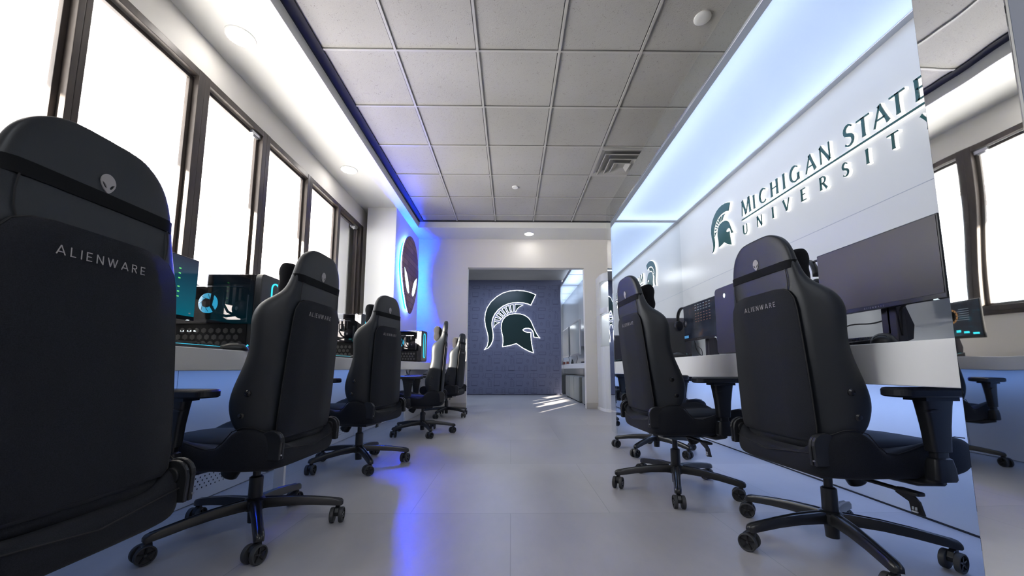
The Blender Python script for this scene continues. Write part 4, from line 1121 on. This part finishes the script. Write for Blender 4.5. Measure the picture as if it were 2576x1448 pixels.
# closed satin towers on the pod worktop: user side at -X
def box_tower(label, x, y):
    t = empty('desktop_tower', (x, y, DZ)); tag(t, label, 'computer', 'closed dark towers on the pod worktop')
    bm = MB(); prism(bm, rrect(-.11, .11, .010, .418, .026, 6), lambda yy, z, d: (d, yy, z), .0, .46); o = put('case', bm, 'case_satin', t, bevel=.003); smooth_by(o, 30)
    bm = MB(); box(bm, .05, .40, -.1105, -.1095, .05, .37); put('side_panel', bm, 'case_inside', t)
    bm = MB(); prism(bm, alien_outline(.022, .030, 20), lambda yy, z, d: (d, yy, z+.36), -.001, .001); put('head_mark', bm, 'white_led', t)
    bm = MB()
    for xx in (.05, .41):
        for yy in (-.08, .08): cyl(bm, (xx, yy, 0), (xx, yy, .012), .013, n=12)
    put('feet', bm, 'rubber', t)
box_tower('purple-grey closed tower with a lit head mark between the two right chairs', 1.30, 2.275)
box_tower('dark closed tower at the far mirrored end of the pod worktop', 1.30, 3.80)

def headset(label, x, y, z, rz):
    t = empty('headset', (x, y, z), R_(rz)); tag(t, label, 'headset', 'black headsets')
    bm = MB(); pts = [(.078*cos(R_(a)), 0, .02+.095*sin(R_(a))) for a in range(-10, 191, 15)]
    rg = []
    for p in pts:
        d = Vector((p[0], 0, p[2]-.02)).normalized()
        rg.append([tuple(Vector(p)+d*dx+Vector((0, dy, 0))) for dx, dy in ((-.006, -.014), (.004, -.014), (.006, 0), (.004, .014), (-.006, .014))])
    loft(bm, rg); put('headband', bm, 'black_plastic', t, smooth=True)
    for s in (1, -1):
        bm = MB(); lathe(bm, [(.020, -.018), (.040, -.016), (.044, -.004), (.042, .010), (.032, .018), (.010, .020)], 24, mp=lambda r, a, h: (s*(.080+h*.9), r*.82*cos(a), -.045+r*1.05*sin(a)))
        e = put('ear_cup', bm, 'black_plastic', t, smooth=True)
        bm = MB(); lathe(bm, [(.040, -.018), (.044, -.024), (.040, -.032), (.026, -.034)], 24, mp=lambda r, a, h: (s*(.080+h), r*.82*cos(a), -.045+r*1.05*sin(a))); put('ear_pad', bm, 'velour', e, smooth=True)
        bm = MB(); cyl(bm, (s*.0975, 0, -.045), (s*.099, 0, -.045), .006, n=12); put('head_mark', bm, 'white_led', e)
headset('black headset hung on the left corner of the blank monitor', 1.60, 2.0, 1.126, 80)
headset('black headset hung on the left corner of the lit far monitor', 1.562, 3.415, 1.10, 100)

# cables: each its own thing
def cable(pts, label, r=.0035):
    bm = MB(); P0 = [Vector(p) for p in pts]; out = []
    for i in range(len(P0)-1):
        a, b, c, d = P0[max(i-1, 0)], P0[i], P0[i+1], P0[min(i+2, len(P0)-1)]
        for k in range(6):
            u = k/6; out.append(.5*((2*b)+(-a+c)*u+(2*a-5*b+4*c-d)*u*u+(-a+3*b-3*c+d)*u**3))
    out.append(P0[-1]); tube(bm, out, r, 6); tag(put('cable', bm, 'cable', smooth=True), label, 'cable', 'black cables')
cable([(1.62, 1.52, .98), (1.66, 1.60, .90), (1.70, 1.75, .875), (1.74, 1.95, .88), (1.78, 2.15, .80), (1.80, 2.2, .75)], 'black cable running behind the blank monitor to the tower')
cable([(1.60, 1.44, .99), (1.60, 1.50, .93), (1.615, 1.545, .90), (1.625, 1.56, .80)], 'black cable looped down the blank monitor stand', .005)
cable([(1.64, 3.25, 1.0), (1.68, 3.15, .92), (1.7, 3.0, .90), (1.72, 2.8, .91), (1.76, 2.6, .80), (1.8, 2.55, .75)], 'black cable sagging behind the far lit monitor')
cable([(1.64, 3.38, .97), (1.66, 3.40, .85), (1.68, 3.35, .78), (1.7, 3.2, .752)], 'black cable falling to the worktop left of the far monitor')
cable([(1.70, 3.50, 1.0), (1.68, 3.45, .9), (1.70, 3.38, .83), (1.66, 3.30, .755)], 'tangled black cable beside the far tower')
cable([(1.72, 2.75, .85), (1.70, 2.70, .80), (1.68, 2.62, .752)], 'short black cable arc behind the purple-grey tower')
cable([(1.22, 1.50, .606), (1.225, 1.485, .585), (1.23, 1.45, .57), (1.24, 1.41, .58), (1.25, 1.38, .606)], 'black cable loop hanging under the right worktop', .003)
cable([(-1.25, 4.55, .65), (-1.24, 4.65, .60), (-1.25, 4.72, .585), (-1.25, 4.8, .65)], 'black cable loop under the far window desk', .003)
cable([(-1.27, 4.66, .65), (-1.26, 4.72, .57), (-1.28, 4.85, .56), (-1.3, 4.95, .65)], 'second black cable loop under the far window desk', .003)
